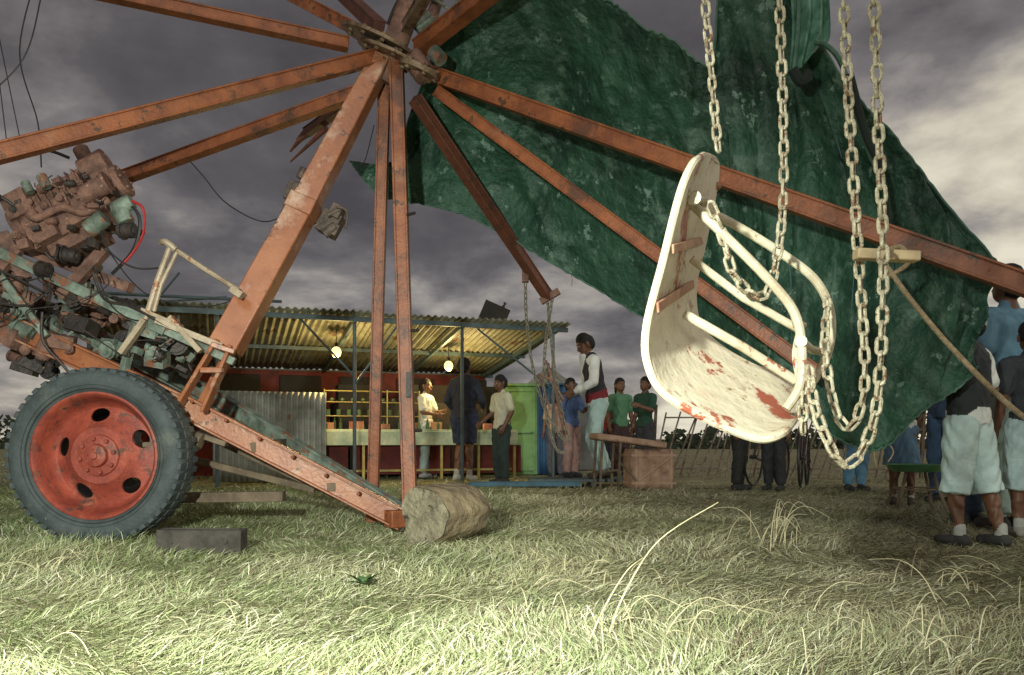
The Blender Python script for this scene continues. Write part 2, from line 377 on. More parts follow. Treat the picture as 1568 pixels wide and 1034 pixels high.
b.tube(catmull([(-1.33,4.84,1.9),(-1.31,4.8,1.84),(-1.24,4.8,1.80)]),.012,6); b.tube(catmull([(-1.04,4.7,1.92),(-.98,4.72,1.9),(-.99,4.74,1.8)]),.009,6)
mk('mast_gearmotor',b,mat('greasy_iron',(.13,.09,.07),(.045,.033,.028),10,.6,.1,.6,50,chips=(.25,.15,.1),cth=.62),car,bevel=.008)
# poles
def pole(name,p0,p1,w):
    b=B(); b.beam(p0,p1,w,w*.8,up=(0,1,0)); p0=Vector(p0);p1=Vector(p1)
    o=Vector((w*.42,-w*.45,0)); b.beam(p0+o,p1+o,w*.16,w*.2,up=(0,1,0)); o=Vector((-w*.42,-w*.45,0)); b.beam(p0+o,p1+o,w*.16,w*.2,up=(0,1,0))
    mk(name,b,M_orange,car,bevel=.003)
pole('pole_near',(-.705,4.86,2.86),(-.616,4.82,.10),.084)
pole('pole_far',(-.80,5.0,2.78),(-.93,5.3,.0),.072)
b=B(); b.beam((-.62,4.78,.95),(-.62,4.77,.80),.03,.02); 
for z in(.6,1.2,1.9): b.cyl((-.66+.03*(2.86-z),4.8,z),(-.61+.03*(2.86-z),4.76,z),.010,8)
mk('pole_bolts',b,M_dark,car)

# ------------------------------------------------------------------ trailer
tr=empty('trailer')
def chan(b,p0,p1,h,w,t=.012):
    p0=Vector(p0);p1=Vector(p1); d=(p1-p0).normalized(); a=d.cross(Vector((0,0,1))).normalized(); c=a.cross(d)
    b.beam(p0,p1,t,h); 
    for s in(1,-1): b.beam(p0+c*s*(h/2)+a*w/2*1,p1+c*s*(h/2)+a*w/2*1,w,t)
b=B(); chan(b,(-3.3,4.58,1.40),(-1.88,4.53,.745),.115,.06); chan(b,(-1.88,4.53,.745),(-.64,4.68,.075),.115,.06)
b.beam((-1.86,4.50,.80),(-.66,4.65,.145),.03,.02)
mk('drawbar_near',b,M_mast,tr,bevel=.003)
b=B(); chan(b,(-3.3,5.75,1.45),(-1.97,5.45,.80),.11,.06); chan(b,(-1.97,5.45,.80),(-.66,4.80,.10),.11,.06)
mk('drawbar_far',b,M_grime,tr,bevel=.003)
b=B(); b.beam((-1.95,5.0,.60),(-.80,4.84,.10),.07,.06); b.beam((-2.0,5.25,.62),(-1.1,5.05,.25),.05,.05); b.beam((-1.95,4.9,.42),(-1.2,4.85,.24),.04,.04)
b.beam((-1.5,4.57,.50),(-1.5,5.2,.52),.06,.06); b.beam((-1.05,4.62,.27),(-1.05,5.0,.28),.05,.05); b.beam((-2.7,4.6,1.05),(-2.7,5.6,1.05),.08,.08)
b.beam((-2.18,4.3,.46),(-2.70,5.6,.46),.08,.08); b.beam((-2.3,4.6,.50),(-1.7,4.6,.55),.07,.03); b.beam((-2.0,4.75,.20),(-1.35,4.72,.21),.06,.06)
b.beam((-1.9,4.5,.62),(-1.62,4.52,.52),.06,.03); b.cyl((-1.80,4.46,.55),(-1.74,4.46,.53),.05,10)
mk('chassis_members',b,M_wood,tr,bevel=.004)
b=B(); b.beam((-.72,4.62,.085),(-.55,4.76,.085),.09,.10); b.cyl((-.56,4.72,.06),(-.48,4.74,.05),.035)
for i in range(6):
    t=i/6; b.cyl((-1.8+t*1.1,4.47+.12*t,.76-.63*t),(-1.8+t*1.1,4.52+.12*t,.76-.63*t),.012,6)
mk('tow_hitch',b,M_orange,tr,bevel=.006)

def wheel(cx,cy,cz,R,wd,parent,name,rot=0,rm=None):
    e=empty(name,(cx,cy,cz),(0,0,rot),parent=parent)
    h=wd/2
    prof=[(.325,-h*.72),(.335,-h*.82),(.36,-h*.98),(.395,-h*1.06),(.425,-h*1.02),(.447,-h*.92),(.460,-h*.74),(.463,-h*.4),(.463,h*.4),(.460,h*.74),(.447,h*.92),(.425,h*1.02),(.395,h*1.06),(.36,h*.98),(.335,h*.82),(.325,h*.72)]
    prof=[(r*R/.465,a) for r,a in prof]
    b=B(); b.lathe(prof,(0,0,0),'Y',96)
    for rr in(.352,.372,.432): b.lathe([(rr*R/.465-.0025,-h*.95),(rr*R/.465,-h*1.075 if rr<.42 else -h*1.01),(rr*R/.465+.0025,-h*.95)],(0,0,0),'Y',96)
    n=52; rr_=random.Random(6)
    for i in range(n):
        a=6.2832*i/n
        for s in(-1,1):
            aa=a+(0 if s<0 else .068)+rr_.uniform(-.008,.008)
            c=Vector((math.cos(aa)*R*.972,s*h*.72,math.sin(aa)*R*.972)); b.box(c,(.022,h*.5,.034),(0,-aa,0))
            c=Vector((math.cos(aa)*R*.960,s*h*.900,math.sin(aa)*R*.960)); b.box(c,(.022,.010,.018),(0,-aa,0))
        b.box(Vector((math.cos(a)*R*.986,0,math.sin(a)*R*.986)),(.016,h*.55,.040),(0,-a,0))
    mk('tyre',b,M_tyre,e,bevel=.003)
    k=R/.465
    rp=[(.336,-h*.72),(.336,-h*.90),(.326,-h*.93),(.314,-h*.84),(.304,-h*.50),(.292,-h*.20),(.280,h*.10),(.262,h*.22),(.235,h*.16),(.19,-h*.10),(.155,-h*.36),(.150,-h*.40),(.0001,-h*.40),(.0001,-h*.30),(.150,-h*.30),(.19,h*.02),(.235,h*.28),(.262,h*.34),(.29,h*.2),(.304,-h*.15),(.318,-h*.5)]
    b=B(); b.lathe([(r*k,a) for r,a in rp],(0,0,0),'Y',96)
    rim=mk('rim',b,rm or M_rimred,e)
    cut=B()
    for i in range(5):
        a=math.radians(96-72*i); u=Vector((-math.sin(a),0,math.cos(a))); v=Vector((math.cos(a),0,math.sin(a))); c=v*.218*k
        vs=[];n=24
        for yy in(-.3,.3):
            for q in range(n):
                t=6.2832*q/n; vs.append(c+u*.052*math.cos(t)+v*.037*math.sin(t)+Vector((0,yy,0)))
        cut.add(vs,[tuple(range(n)),tuple(range(n,2*n))[::-1]]+[(q,q+n,(q+1)%n+n,(q+1)%n) for q in range(n)])
    co=mk('cut',cut,M_rimred,e,smooth=False)
    md=rim.modifiers.new('b','BOOLEAN'); md.object=co; md.operation='DIFFERENCE'; md.solver='EXACT'
    bpy.context.view_layer.update(); dg=bpy.context.evaluated_depsgraph_get()
    nm=bpy.data.meshes.new_from_object(rim.evaluated_get(dg)); rim.modifiers.clear(); rim.data=nm
    bpy.data.objects.remove(co,do_unlink=True)
    b=B(); b.lathe([(.112*k,-h*.38),(.108*k,-h*.50),(.08*k,-h*.56),(.062*k,-h*.58),(.058*k,-h*.80),(.045*k,-h*.86),(.0001,-h*.86),(.0001,-h*.38)],(0,0,0),'Y',40)
    for i in range(8):
        a=6.283*i/8+.2; b.cyl((math.cos(a)*.09*k,-h*.48,math.sin(a)*.09*k),(math.cos(a)*.09*k,-h*.70,math.sin(a)*.09*k),.012,6)
    for i in range(5):
        a=6.283*i/5+.5; b.cyl((math.cos(a)*.034*k,-h*.85,math.sin(a)*.034*k),(math.cos(a)*.034*k,-h*.93,math.sin(a)*.034*k),.006,6)
    b.cyl((0,-h*.85,0),(0,-h*.98,0),.02,12)
    mk('hub',b,rm or M_rimred,e,bevel=.002)
    return e
wheel(-2.19,4.27,.462,.465,.23,tr,'wheel')
wheel(-2.78,5.6,.462,.465,.23,tr,'wheel_far',.2,M_dark)

# deck, rails and machinery on the trailer
b=B(); b.beam((-3.0,4.42,1.66),(-1.92,4.42,1.15),.05,.06); b.beam((-3.0,5.4,1.62),(-1.9,5.3,1.12),.05,.06); b.beam((-1.92,4.42,1.15),(-1.55,4.45,.98),.04,.045)
b.beam((-2.35,4.4,1.32),(-2.35,5.3,1.32),.05,.05); b.beam((-2.9,4.4,1.55),(-2.6,4.45,1.12),.04,.04); b.beam((-2.1,4.45,1.2),(-2.2,4.5,.9),.045,.04)
mk('upper_rail',b,M_grime,tr,bevel=.004)
b=B()
b.tube([(-1.88,4.38,1.61),(-1.95,4.38,1.42),(-2.016,4.38,1.206)],.016,8); b.tube([(-1.88,4.38,1.61),(-1.70,4.38,1.49),(-1.51,4.4,1.37)],.014,8)
b.tube([(-1.84,4.38,1.585),(-1.93,4.38,1.40),(-1.97,4.38,1.25)],.012,8); b.tube(catmull([(-1.93,4.38,1.63),(-1.89,4.35,1.625),(-1.84,4.36,1.585)]),.018,8)
b.beam((-2.016,4.38,1.206),(-2.15,4.38,1.02),.05,.03); b.beam((-1.88,4.38,1.22),(-1.71,4.38,1.03),.05,.03); b.beam((-2.03,4.38,1.26),(-1.82,4.38,1.17),.06,.02)
b.beam((-1.95,4.36,1.2),(-1.60,4.4,1.06),.035,.035); b.beam((-1.55,4.4,1.38),(-1.49,4.4,1.34),.05,.04)
mk('handle_frame',b,M_cream,tr,bevel=.003)
def cluster(name,c0,c1,n,m,seed,s0,s1,parent):
    r=random.Random(seed); b=B()
    for i in range(n):
        c=Vector([r.uniform(c0[k],c1[k]) for k in range(3)]); s=r.uniform(s0,s1); rot=(r.uniform(-.3,.3),.42+r.uniform(-.3,.3),r.uniform(-.3,.3))
        t=r.random()
        if t<.34: b.box(c,(s,s*r.uniform(.5,1),s*r.uniform(.4,.9)),rot)
        elif t<.78:
            d=Euler(rot).to_matrix()@Vector(r.choice([(1,0,0),(0,1,0),(0,1,0),(0,0,1)])); l=s*r.uniform(.3,1)
            b.cyl(c-d*l/2,c+d*l/2,s*.38,16); b.cyl(c-d*l*.62,c+d*l*.62,s*.2,12); b.cyl(c-d*l*.3,c-d*l*.2,s*.47,16)
            e=d.orthogonal().normalized(); g_=d.cross(e)
            for q in range(6):
                p=c+(e*math.cos(q*1.047)+g_*math.sin(q*1.047))*s*.3; b.cyl(p-d*l*.56,p+d*l*.56,s*.035,6)
        else:
            p=c; pts=[p]
            for q in range(4): p=p+Vector((r.uniform(-1,1),r.uniform(-.5,.3),r.uniform(-1,1)))*s*.7; pts.append(p)
            b.tube(catmull(pts,6),s*.075,7)
    return mk(name,b,m,parent,bevel=.004)
eng=empty('ride_engine',(-2.49,4.50,1.82),(0,math.radians(-28),0)); eng.scale=(.93,.93,.93)
b=B(); b.box((-.02,0,-.05),(.44,.30,.22)); b.box((.0,0,.10),(.36,.22,.12)); b.box((-.03,0,-.19),(.30,.24,.08))
for i in range(4):
    x=-.15+i*.1; b.cyl((x,0,.14),(x,0,.21),.040,18); b.box((x,-.155,.02),(.06,.03,.09)); b.cyl((x,-.15,.02),(x,-.20,.02),.022,12)
for i in range(9): b.box((-.17+i*.042,0,.125),(.010,.27,.10))
b.box((-.20,-.12,.12),(.15,.12,.15)); b.cyl((.16,-.16,-.02),(.32,-.16,-.02),.055,20); b.cyl((.32,-.16,-.02),(.34,-.16,-.02),.07,20)
mk('block',b,M_rust,eng,bevel=.008)
b=B(); b.cyl((.20,-.05,.16),(.36,-.05,.16),.075,20); b.cyl((.25,-.05,.16),(.25,-.05,.30),.045,14); b.box((.28,0,.05),(.14,.2,.16)); b.cyl((.36,-.06,.0),(.40,-.06,.0),.10,24)
for i in range(6):
    a=i*1.047; b.cyl((.40,-.06+.07*math.cos(a),.07*math.sin(a)),(.415,-.06+.07*math.cos(a),.07*math.sin(a)),.010,6)
b.cyl((-.30,-.05,.05),(-.24,-.05,.05),.11,24); b.box((.1,-.17,-.12),(.12,.06,.08)); b.box((-.12,-.17,-.10),(.14,.06,.12))
b.tube(catmull([(-.15,-.2,.02),(-.1,-.24,-.05),(.05,-.24,-.06),(.15,-.22,-.14),(.3,-.18,-.12)]),.022,10)
mk('gearbox',b,M_rust,eng,bevel=.006)
b=B(); b.cyl((.30,-.20,-.20),(.42,-.20,-.20),.045,18); b.cyl((.33,-.20,-.20),(.33,-.20,-.30),.05,18); b.cyl((.12,-.22,-.24),(.24,-.22,-.22),.05,18)
b.cyl((.02,-.2,.1),(.02,-.2,.18),.03); b.cyl((-.08,-.2,.12),(-.08,-.2,.19),.026)
mk('carburettor',b,M_grime,eng,bevel=.004)
cluster('small_parts',(-.26,-.24,-.24),(.36,-.08,.16),20,M_rust,31,.03,.075,eng)
cluster('dark_parts',(-.3,-.2,-.34),(.34,.1,-.15),16,M_dark,32,.04,.12,eng)
cluster('dark_fittings',(-.26,-.26,-.2),(.36,-.12,.18),22,M_dark,37,.02,.055,eng)
b=B()
b.tube(catmull([(-.2,-.2,.1),(-.25,-.26,.25),(-.1,-.26,.33),(.1,-.22,.3),(.2,-.15,.22)]),.009,6); b.tube(catmull([(.35,-.2,-.1),(.42,-.22,-.3),(.3,-.2,-.45),(.1,-.15,-.5)]),.010,6)
b.tube(catmull([(.2,-.2,-.2),(.18,-.25,-.4),(.25,-.2,-.55),(.4,-.1,-.6)]),.006,6)
mk('hoses',b,M_black,eng)
b=B(); b.tube(catmull([(.42,-.2,-.20),(.46,-.22,-.28),(.40,-.22,-.40),(.30,-.2,-.46),(.20,-.2,-.50)]),.008,6); mk('red_hose',b,M_redh,eng)
b=B(); b.beam((-2.85,4.45,1.70),(-2.75,4.5,1.45),.07,.07); b.beam((-2.3,4.5,1.62),(-2.55,4.5,1.35),.06,.06); b.beam((-3.1,4.6,1.75),(-2.2,4.6,1.42),.08,.06); b.beam((-2.75,4.45,1.62),(-3.0,4.45,1.35),.05,.06)
mk('engine_mount',b,M_rust,tr,bevel=.004)
cluster('machinery_grimy',(-3.0,4.45,1.12),(-2.45,4.9,1.45),28,M_grime,41,.05,.15,tr)
cluster('machinery_grimy',(-2.5,4.45,1.0),(-1.95,4.9,1.2),28,M_grime,42,.04,.12,tr)
cluster('machinery_rust',(-3.05,4.45,1.0),(-2.1,5.0,1.35),34,M_rust,43,.05,.16,tr)
cluster('machinery_rust',(-3.05,4.5,1.4),(-2.6,4.9,1.55),14,M_rust,47,.05,.12,tr)
cluster('machinery_dark',(-3.05,4.50,.95),(-1.95,5.1,1.42),42,M_dark,44,.05,.14,tr)
b=B(); r=random.Random(9)
for i in range(9):
    p=Vector((r.uniform(-3,-2.1),4.38,r.uniform(1.1,1.5))); pts=[p]
    for q in range(4): p=p+Vector((r.uniform(-.05,.25),r.uniform(-.03,.03),r.uniform(-.16,.12))); pts.append(p)
    b.tube(catmull(pts,6),r.choice([.004,.006,.008]),6)
mk('hoses_and_pipes',b,M_dark,tr)
# wires
b=B()
b.tube(catmull([(-2.0,4.9,2.28),(-1.88,4.85,2.15),(-1.72,4.8,1.97),(-1.5,4.8,1.86),(-1.33,4.8,1.92)]),.004,5)
b.tube(catmull([(-2.25,4.4,1.62),(-2.1,4.4,1.42),(-1.95,4.4,1.32),(-1.7,4.5,1.30),(-1.45,4.6,1.45),(-1.3,4.7,1.8)]),.0035,5)
b.tube(catmull([(-2.6,4.4,3.2),(-2.72,4.4,2.7),(-2.62,4.4,2.3),(-2.6,4.4,2.05)]),.004,5)
b.tube([(-2.86,4.4,2.75),(-2.78,4.4,2.1)],.003,5); b.tube([(-2.86,4.4,2.9),(-2.70,4.4,2.12)],.003,5)
b.tube(catmull([(-2.95,4.4,2.4),(-2.7,4.4,2.65),(-2.6,4.4,3.0),(-2.55,4.4,3.3)]),.004,5)
b.tube(catmull([(-2.3,4.38,1.5),(-2.2,4.38,1.28),(-2.05,4.38,1.2),(-1.95,4.38,1.28)]),.004,5)
mk('cable',b,M_black,car)
b=B(); b.tube(catmull([(-1.08,5.6,2.50),(-.98,5.3,2.40),(-.90,5.2,2.6)]),.003,5); b.tube(catmull([(-.75,4.8,3.05),(-.68,4.8,3.2),(-.55,4.8,3.3)]),.008,6)
mk('cable_thin',b,M_black,car)

# ------------------------------------------------------------------ log and block
b=B(); ax=Vector((.58,.81,.02)).normalized(); c=Vector((-.44,4.10,.150)); n=36; ln=.34
u=ax.cross(Vector((0,0,1))).normalized(); v=u.cross(ax); r=random.Random(2); rad=[.162*(1+.07*math.sin(3*k*.1745+1)+.03*math.sin(7*k*.1745)+r.uniform(-.025,.025)) for k in range(n)]
rings=9; vs=[]
for i in range(rings):
    for k in range(n):
        t=6.2832*k/n; vs.append(c+ax*(ln*i/(rings-1)-.02)+(u*math.cos(t)+v*math.sin(t))*(rad[k]*(1+r.uniform(-.015,.015))*(.95 if i in(0,rings-1) else 1)))
b.add(vs,[(i*n+k,i*n+(k+1)%n,(i+1)*n+(k+1)%n,(i+1)*n+k) for i in range(rings-1) for k in range(n)])
lg=empty('wooden_log'); mk('bark',b,M_log,lg)
for s,nm in((0,'end_face'),(rings-1,'back_face')):
    b=B(); cc=c+ax*(ln*s/(rings-1)-.02)
    vs=[]
    for q in(1,.8,.6,.4,.2):
        for k in range(n): vs.append(cc+(u*math.cos(6.2832*k/n)+v*math.sin(6.2832*k/n))*rad[k]*.95*q+ax*(r.uniform(-.003,.003)+(.006 if k in(4,5,19,20) else 0)-(.004 if s==0 else -.004)))
    f=[(i*n+k,i*n+(k+1)%n,(i+1)*n+(k+1)%n,(i+1)*n+k) for i in range(4) for k in range(n)]+[tuple(4*n+k for k in range(n))]
    b.add(vs,f); mk(nm,b,M_logend,lg,smooth=False)
b=B(); b.box((-1.50,3.86,.058),(.40,.11,.11),(0,.01,.03)); b.box((-1.50,3.86,.114),(.36,.02,.008),(0,.01,.03)); b.cyl((-1.63,3.80,.06),(-1.63,3.795,.06),.012); b.cyl((-1.37,3.80,.06),(-1.37,3.795,.06),.012)
mk('wooden_block',b,M_block,bevel=.006)

# ------------------------------------------------------------------ tarpaulin
Cc=[
[(-.55,5.0,2.85),(-.70,5.3,2.69),(-.775,5.5,2.56),(-.90,5.6,2.52),(-1.15,5.6,2.52)],
[(-.42,4.9,3.05),(-.54,5.3,2.86),(-.60,5.5,2.66),(-.68,5.6,2.46),(-.92,5.65,2.29)],
[(-.17,4.8,3.27),(-.23,5.1,2.98),(-.28,5.4,2.68),(-.34,5.6,2.395),(-.39,5.7,2.18)],
[(.25,4.6,3.23),(.23,5.0,2.935),(.20,5.3,2.60),(.14,5.6,2.26),(.075,5.7,1.95)],
[(.557,4.5,3.03),(.574,4.8,2.72),(.589,5.1,2.356),(.634,5.3,1.905),(.68,5.5,1.528)],
[(.833,4.4,2.81),(.89,4.6,2.48),(.968,4.9,2.124),(1.008,5.0,1.706),(1.006,5.2,1.283)],
[(1.079,4.3,2.60),(1.166,4.5,2.29),(1.229,4.6,1.877),(1.275,4.7,1.405),(1.322,4.8,.912)],
[(1.129,4.2,3.00),(1.36,4.3,2.39),(1.464,4.4,1.856),(1.50,4.4,1.279),(1.535,4.5,.742)],
[(1.398,4.1,2.91),(1.584,4.15,2.36),(1.708,4.2,1.83),(1.725,4.2,1.21),(1.713,4.3,.60)],
[(1.679,4.0,2.39),(1.823,4.0,2.03),(1.954,4.0,1.573),(1.92,4.0,1.048),(1.869,4.1,.49)],
[(2.0,3.9,1.91),(2.117,3.9,1.675),(2.153,3.85,1.345),(2.13,3.85,1.00),(2.07,3.9,.70)],
[(2.38,3.8,1.37),(2.36,3.8,1.273),(2.33,3.8,1.128),(2.29,3.8,1.00),(2.26,3.8,.90)]]
cols=[catmull(c,18) for c in Cc]; nv=len(cols[0]); grid=[]
rows=[catmull([cols[i][j] for i in range(len(cols))],20) for j in range(nv)]
nu=len(rows[0]); b=B(); vs=[]
def ridge(a,p=.55): return abs(math.sin(a))**p
er=random.Random(5)
for j in range(nv):
    for i in range(nu):
        p=rows[j][i].copy(); tv=j/(nv-1); tu=i/(nu-1)*11
        k=math.sin(tv*math.pi); rt=1+.6*max(0,tu-6)/5
        wr=.05*math.sin(tu*2.3+tv*2.5)*k + .09*rt*(ridge(tu*1.7-tv*2.2+.6*math.sin(tv*3+tu*.5))-.6)*(.25+k)+.045*rt*(ridge(tu*3.9+tv*4+.8*math.sin(tu))-.6)*(.25+k)
        wr+=.014*math.sin(tv*17+tu*3.1)*k+.012*math.sin(13*tu+3*math.sin(4*tv+tu))*k+.028*(ridge(tv*9+2*math.sin(tu*1.7))-.6)*k
        wr+=.05*(ridge(tv*4.3-tu*.9+math.sin(tu*.8))-.6)*k
        ed=abs(2*tv-1)>.985
        p.y+=wr*.9+.05; p.z+=.006*math.sin(tu*5+tv*8)+(er.uniform(-.008,.008)+.012*math.sin(tu*4.3)*math.sin(tu*1.1) if ed else 0)
        vs.append(p)
b.add(vs,[(j*nu+i,j*nu+i+1,(j+1)*nu+i+1,(j+1)*nu+i) for j in range(nv-1) for i in range(nu-1)])
M_tarp=mat('green_tarpaulin',(.034,.100,.060),(.014,.050,.032),2.2,.58,0,1,7,chips=(.15,.24,.19),cscale=8,cth=.600,dirt=(.009,.024,.017),dscale=1.7,dth=.50,spec=.45,bdist=.07,dirt2=(.08,.145,.105),d2scale=4.5,d2th=.54)
tp=empty('green_tarpaulin')
to=mk('sheet',b,M_tarp,tp); sm=to.modifiers.new('s','SOLIDIFY'); sm.thickness=.006
M_hem=mat('hem_cloth',(.09,.18,.135),(.04,.10,.065),20,.7,0,.4,60)
b=B()
def row(j,i0=0,i1=None,off=-.010): return [Vector(vs[j*nu+i])+Vector((0,off,0)) for i in range(i0,i1 or nu)]
b.tube(row(nv-1),.006,6); b.tube(row(0),.006,6)
mk('hem',b,M_hem,tp)
b=B()
for i in(51,102,144,166): b.tube([Vector(vs[j*nu+i])+Vector((0,-.004,0)) for j in range(nv)],.0028,5)
b.tube(row(34,20,112,-.004),.0024,5)
mk('seams',b,mat('seam_thread',(.09,.16,.17),None,10,.7),tp)
b=B()
rr_=random.Random(8)
for q in range(9):
    i=rr_.randint(66,nu-12); p=Vector(vs[(nv-1)*nu+i]); 
    b.tube(catmull([p,p+Vector((rr_.uniform(-.02,.02),-.01,-.04)),p+Vector((rr_.uniform(-.05,.05),-.01,-.09))],4),.003,5)
mk('tie_strings',b,M_rope,tp)
fl=[[(1.36,3.95,3.0),(1.37,3.9,2.6),(1.355,3.9,2.33)],[(1.42,3.9,3.0),(1.44,3.86,2.62),(1.40,3.88,2.35)],[(1.50,3.92,3.0),(1.50,3.9,2.60),(1.46,3.9,2.42)],[(1.56,3.96,2.9),(1.57,3.94,2.55),(1.53,3.95,2.5)]]
cc=[catmull(c,8) for c in fl]; rr=[catmull([c[j] for c in cc],6) for j in range(len(cc[0]))]; m_=len(rr[0])
b=B(); b.add([p+Vector((0,.03*math.sin(i*.9),0)) for row_ in rr for i,p in enumerate(row_)],[(j*m_+i,j*m_+i+1,(j+1)*m_+i+1,(j+1)*m_+i) for j in range(len(rr)-1) for i in range(m_-1)])
mk('flap',b,mat('flap_cloth',(.16,.32,.24),(.03,.12,.075),14,.7,0,.4,40),tp)
b=B(); b.tube(catmull([(1.37,3.87,2.95),(1.385,3.85,2.62),(1.365,3.86,2.34)]),.010,6); b.tube(catmull([(1.46,3.84,2.46),(1.52,3.86,2.46),(1.60,3.86,2.36),(1.68,3.84,2.05),(1.76,3.84,1.85)]),.013,6)
mk('flap_hem',b,M_hem,tp)
b=B(); b.tube(catmull([(1.62,3.83,2.3),(1.70,3.82,2.0),(1.78,3.82,1.80),(1.83,3.83,1.45)]),.024,8,r1=.008); b.tube(catmull([(1.36,3.86,2.34),(1.40,3.86,2.28),(1.44,3.87,2.33)]),.026,8)
mk('torn_edge',b,mat('black_torn',(.012,.02,.015),None,10,.9),tp)

# ------------------------------------------------------------------ chains and seat
def chain(b,pts,pitch=.0285,L_=.041,W=.024,r=.0036):
    path=catmull(pts,20); d=[0]
    for i in range(1,len(path)): d.append(d[-1]+(path[i]-path[i-1]).length)
    n=int(d[-1]/pitch); k=0
    for q in range(n):
        s=(q+.5)*pitch
        while d[k+1]<s: k+=1
        t=(s-d[k])/(d[k+1]-d[k]); p=path[k].lerp(path[k+1],t); tan=(path[k+1]-path[k]).normalized()
        a=tan.cross(Vector((0.3,1,0))).normalized(); c=tan.cross(a)
        ang=math.radians(28+90*(q%2)+random.uniform(-14,14)); side=a*math.cos(ang)+c*math.sin(ang)
        pl=[]; hl=L_/2-W/2; R=W/2-r
        for e in range(7):
            th=math.pi*e/6; pl.append(p+tan*(hl+R*math.sin(th))+side*R*math.cos(th))
        for e in range(7):
            th=math.pi+math.pi*e/6; pl.append(p+tan*(-hl+R*math.sin(th))+side*R*math.cos(th))
        b.tube(pl,r,6,closed=True)
seat=empty('swing_seat')
Nn=[(.342,1.5,1.08),(.315,1.5,1.008),(.284,1.5,.885),(.253,1.5,.761),(.256,1.5,.688),(.290,1.5,.632),(.376,1.5,.583),(.4625,1.5,.55),(.518,1.5,.5586)]
Ff=[(.466,1.8,1.18),(.454,1.8,1.099),(.429,1.8,.98),(.41,1.8,.892),(.42,1.8,.81),(.466,1.8,.759),(.54,1.8,.715),(.614,1.8,.686),(.65,1.8,.641)]
A=catmull(Nn,7);Bq=catmull(Ff,7); m_=len(A); nw=18; vs=[]
for i in range(m_):
    t=i/(m_-1); e=min(t,1-t)/.09; ins=0 if e>=1 else .22*(1-math.sqrt(max(0,1-(1-e)**2)))
    for k in range(nw+1):
        s=ins+(1-2*ins)*k/nw; p=A[i].lerp(Bq[i],s)
        dish=.008*math.sin(math.pi*k/nw); ctr=Vector((.55,1.65,.92)); p=p-(ctr-p).normalized()*dish
        vs.append(p)
b=B(); b.add(vs,[(i*(nw+1)+k,i*(nw+1)+k+1,(i+1)*(nw+1)+k+1,(i+1)*(nw+1)+k) for i in range(m_-1) for k in range(nw)])
so_=mk('shell',b,M_seat,seat); md=so_.modifiers.new('s','SOLIDIFY'); md.thickness=.014; md.offset=0; md=so_.modifiers.new('b','BEVEL'); md.width=.004; md.segments=2; md.limit_method='ANGLE'
ring=[Vector(vs[i*(nw+1)]) for i in range(m_)]+[Vector(vs[(m_-1)*(nw+1)+k]) for k in range(1,nw+1)]+[Vector(vs[i*(nw+1)+nw]) for i in range(m_-2,-1,-1)]+[Vector(vs[k]) for k in range(nw-1,0,-1)]
b=B(); b.tube(ring,.0078,8,closed=True); mk('rolled_edge',b,M_seat,seat)
M_rail=mat('white_rail',(.62,.58,.44),(.46,.40,.28),8,.4,0,.2,60,chips=(.28,.09,.05),cscale=12,cth=.565,dirt=(.36,.27,.17),dscale=9,dth=.52)
b=B()
b.tube(catmull([(.405,1.78,1.075),(.51,1.8,1.03),(.614,1.8,.966),(.687,1.8,.907),(.72,1.8,.833),(.714,1.8,.745),(.67,1.79,.671),(.63,1.78,.645)]),.0100,10)
b.tube(catmull([(.335,1.54,1.03),(.362,1.6,1.022),(.427,1.6,.959),(.506,1.6,.88),(.565,1.6,.808),(.582,1.6,.736),(.578,1.6,.657),(.55,1.6,.61)]),.0095,10)
b.tube([(.375,1.66,.925),(.49,1.69,.85),(.61,1.7,.785)],.0085,10); b.tube([(.36,1.66,.81),(.49,1.69,.745),(.605,1.7,.675)],.010,10)
b.tube([(.582,1.6,.745),(.64,1.7,.74),(.714,1.8,.745)],.009,10); b.tube([(.565,1.6,.808),(.60,1.68,.79),(.64,1.75,.80)],.008,10)
b.tube([(.35,1.55,1.015),(.40,1.66,1.05),(.425,1.78,1.07)],.009,10)
b.tube(catmull([(.60,1.62,.60),(.592,1.63,.66),(.585,1.64,.72),(.60,1.66,.77)]),.0085,8)
b.cyl((.355,1.55,1.02),(.372,1.62,1.035),.013,12); b.cyl((.577,1.59,.745),(.587,1.62,.742),.012,12); b.cyl((.70,1.78,.75),(.715,1.82,.75),.013,12)
mk('arm_rails',b,M_rail,seat)
b=B(); b.beam((.272,1.487,.795),(.405,1.78,.897),.005,.020); b.beam((.301,1.49,.905),(.430,1.79,.997),.005,.018); b.cyl((.455,1.79,1.12),(.467,1.80,1.12),.009)
mk('cross_straps',b,mat('strap_rust',(.46,.28,.18),(.26,.09,.05),14,.6,0,.3,60),seat,bevel=.002)
b=B()
chain(b,[(.36,1.66,2.78),(.385,1.74,2.3),(.429,1.8,1.66),(.45,1.8,1.38),(.466,1.79,1.17)])
chain(b,[(.54,1.66,2.78),(.555,1.69,2.2),(.568,1.7,1.60),(.58,1.7,1.152),(.566,1.69,.957),(.524,1.66,.85),(.454,1.62,.88),(.419,1.6,.97),(.385,1.58,1.033)])
chain(b,[(.60,1.66,2.78),(.635,1.63,2.2),(.66,1.6,1.535),(.676,1.6,1.234),(.692,1.6,.972),(.709,1.6,.697),(.70,1.61,.60),(.685,1.63,.575),(.668,1.65,.62),(.660,1.68,.736),(.69,1.74,.86)],r=.0039)
chain(b,[(.62,1.66,2.78),(.65,1.58,2.2),(.675,1.5,1.475),(.69,1.5,1.13),(.699,1.5,.885),(.69,1.5,.639),(.662,1.5,.534),(.625,1.5,.503),(.592,1.5,.552),(.580,1.53,.62),(.59,1.58,.70)],r=.0039)
chain(b,[(.585,1.6,.67),(.584,1.6,.55)],pitch=.027)
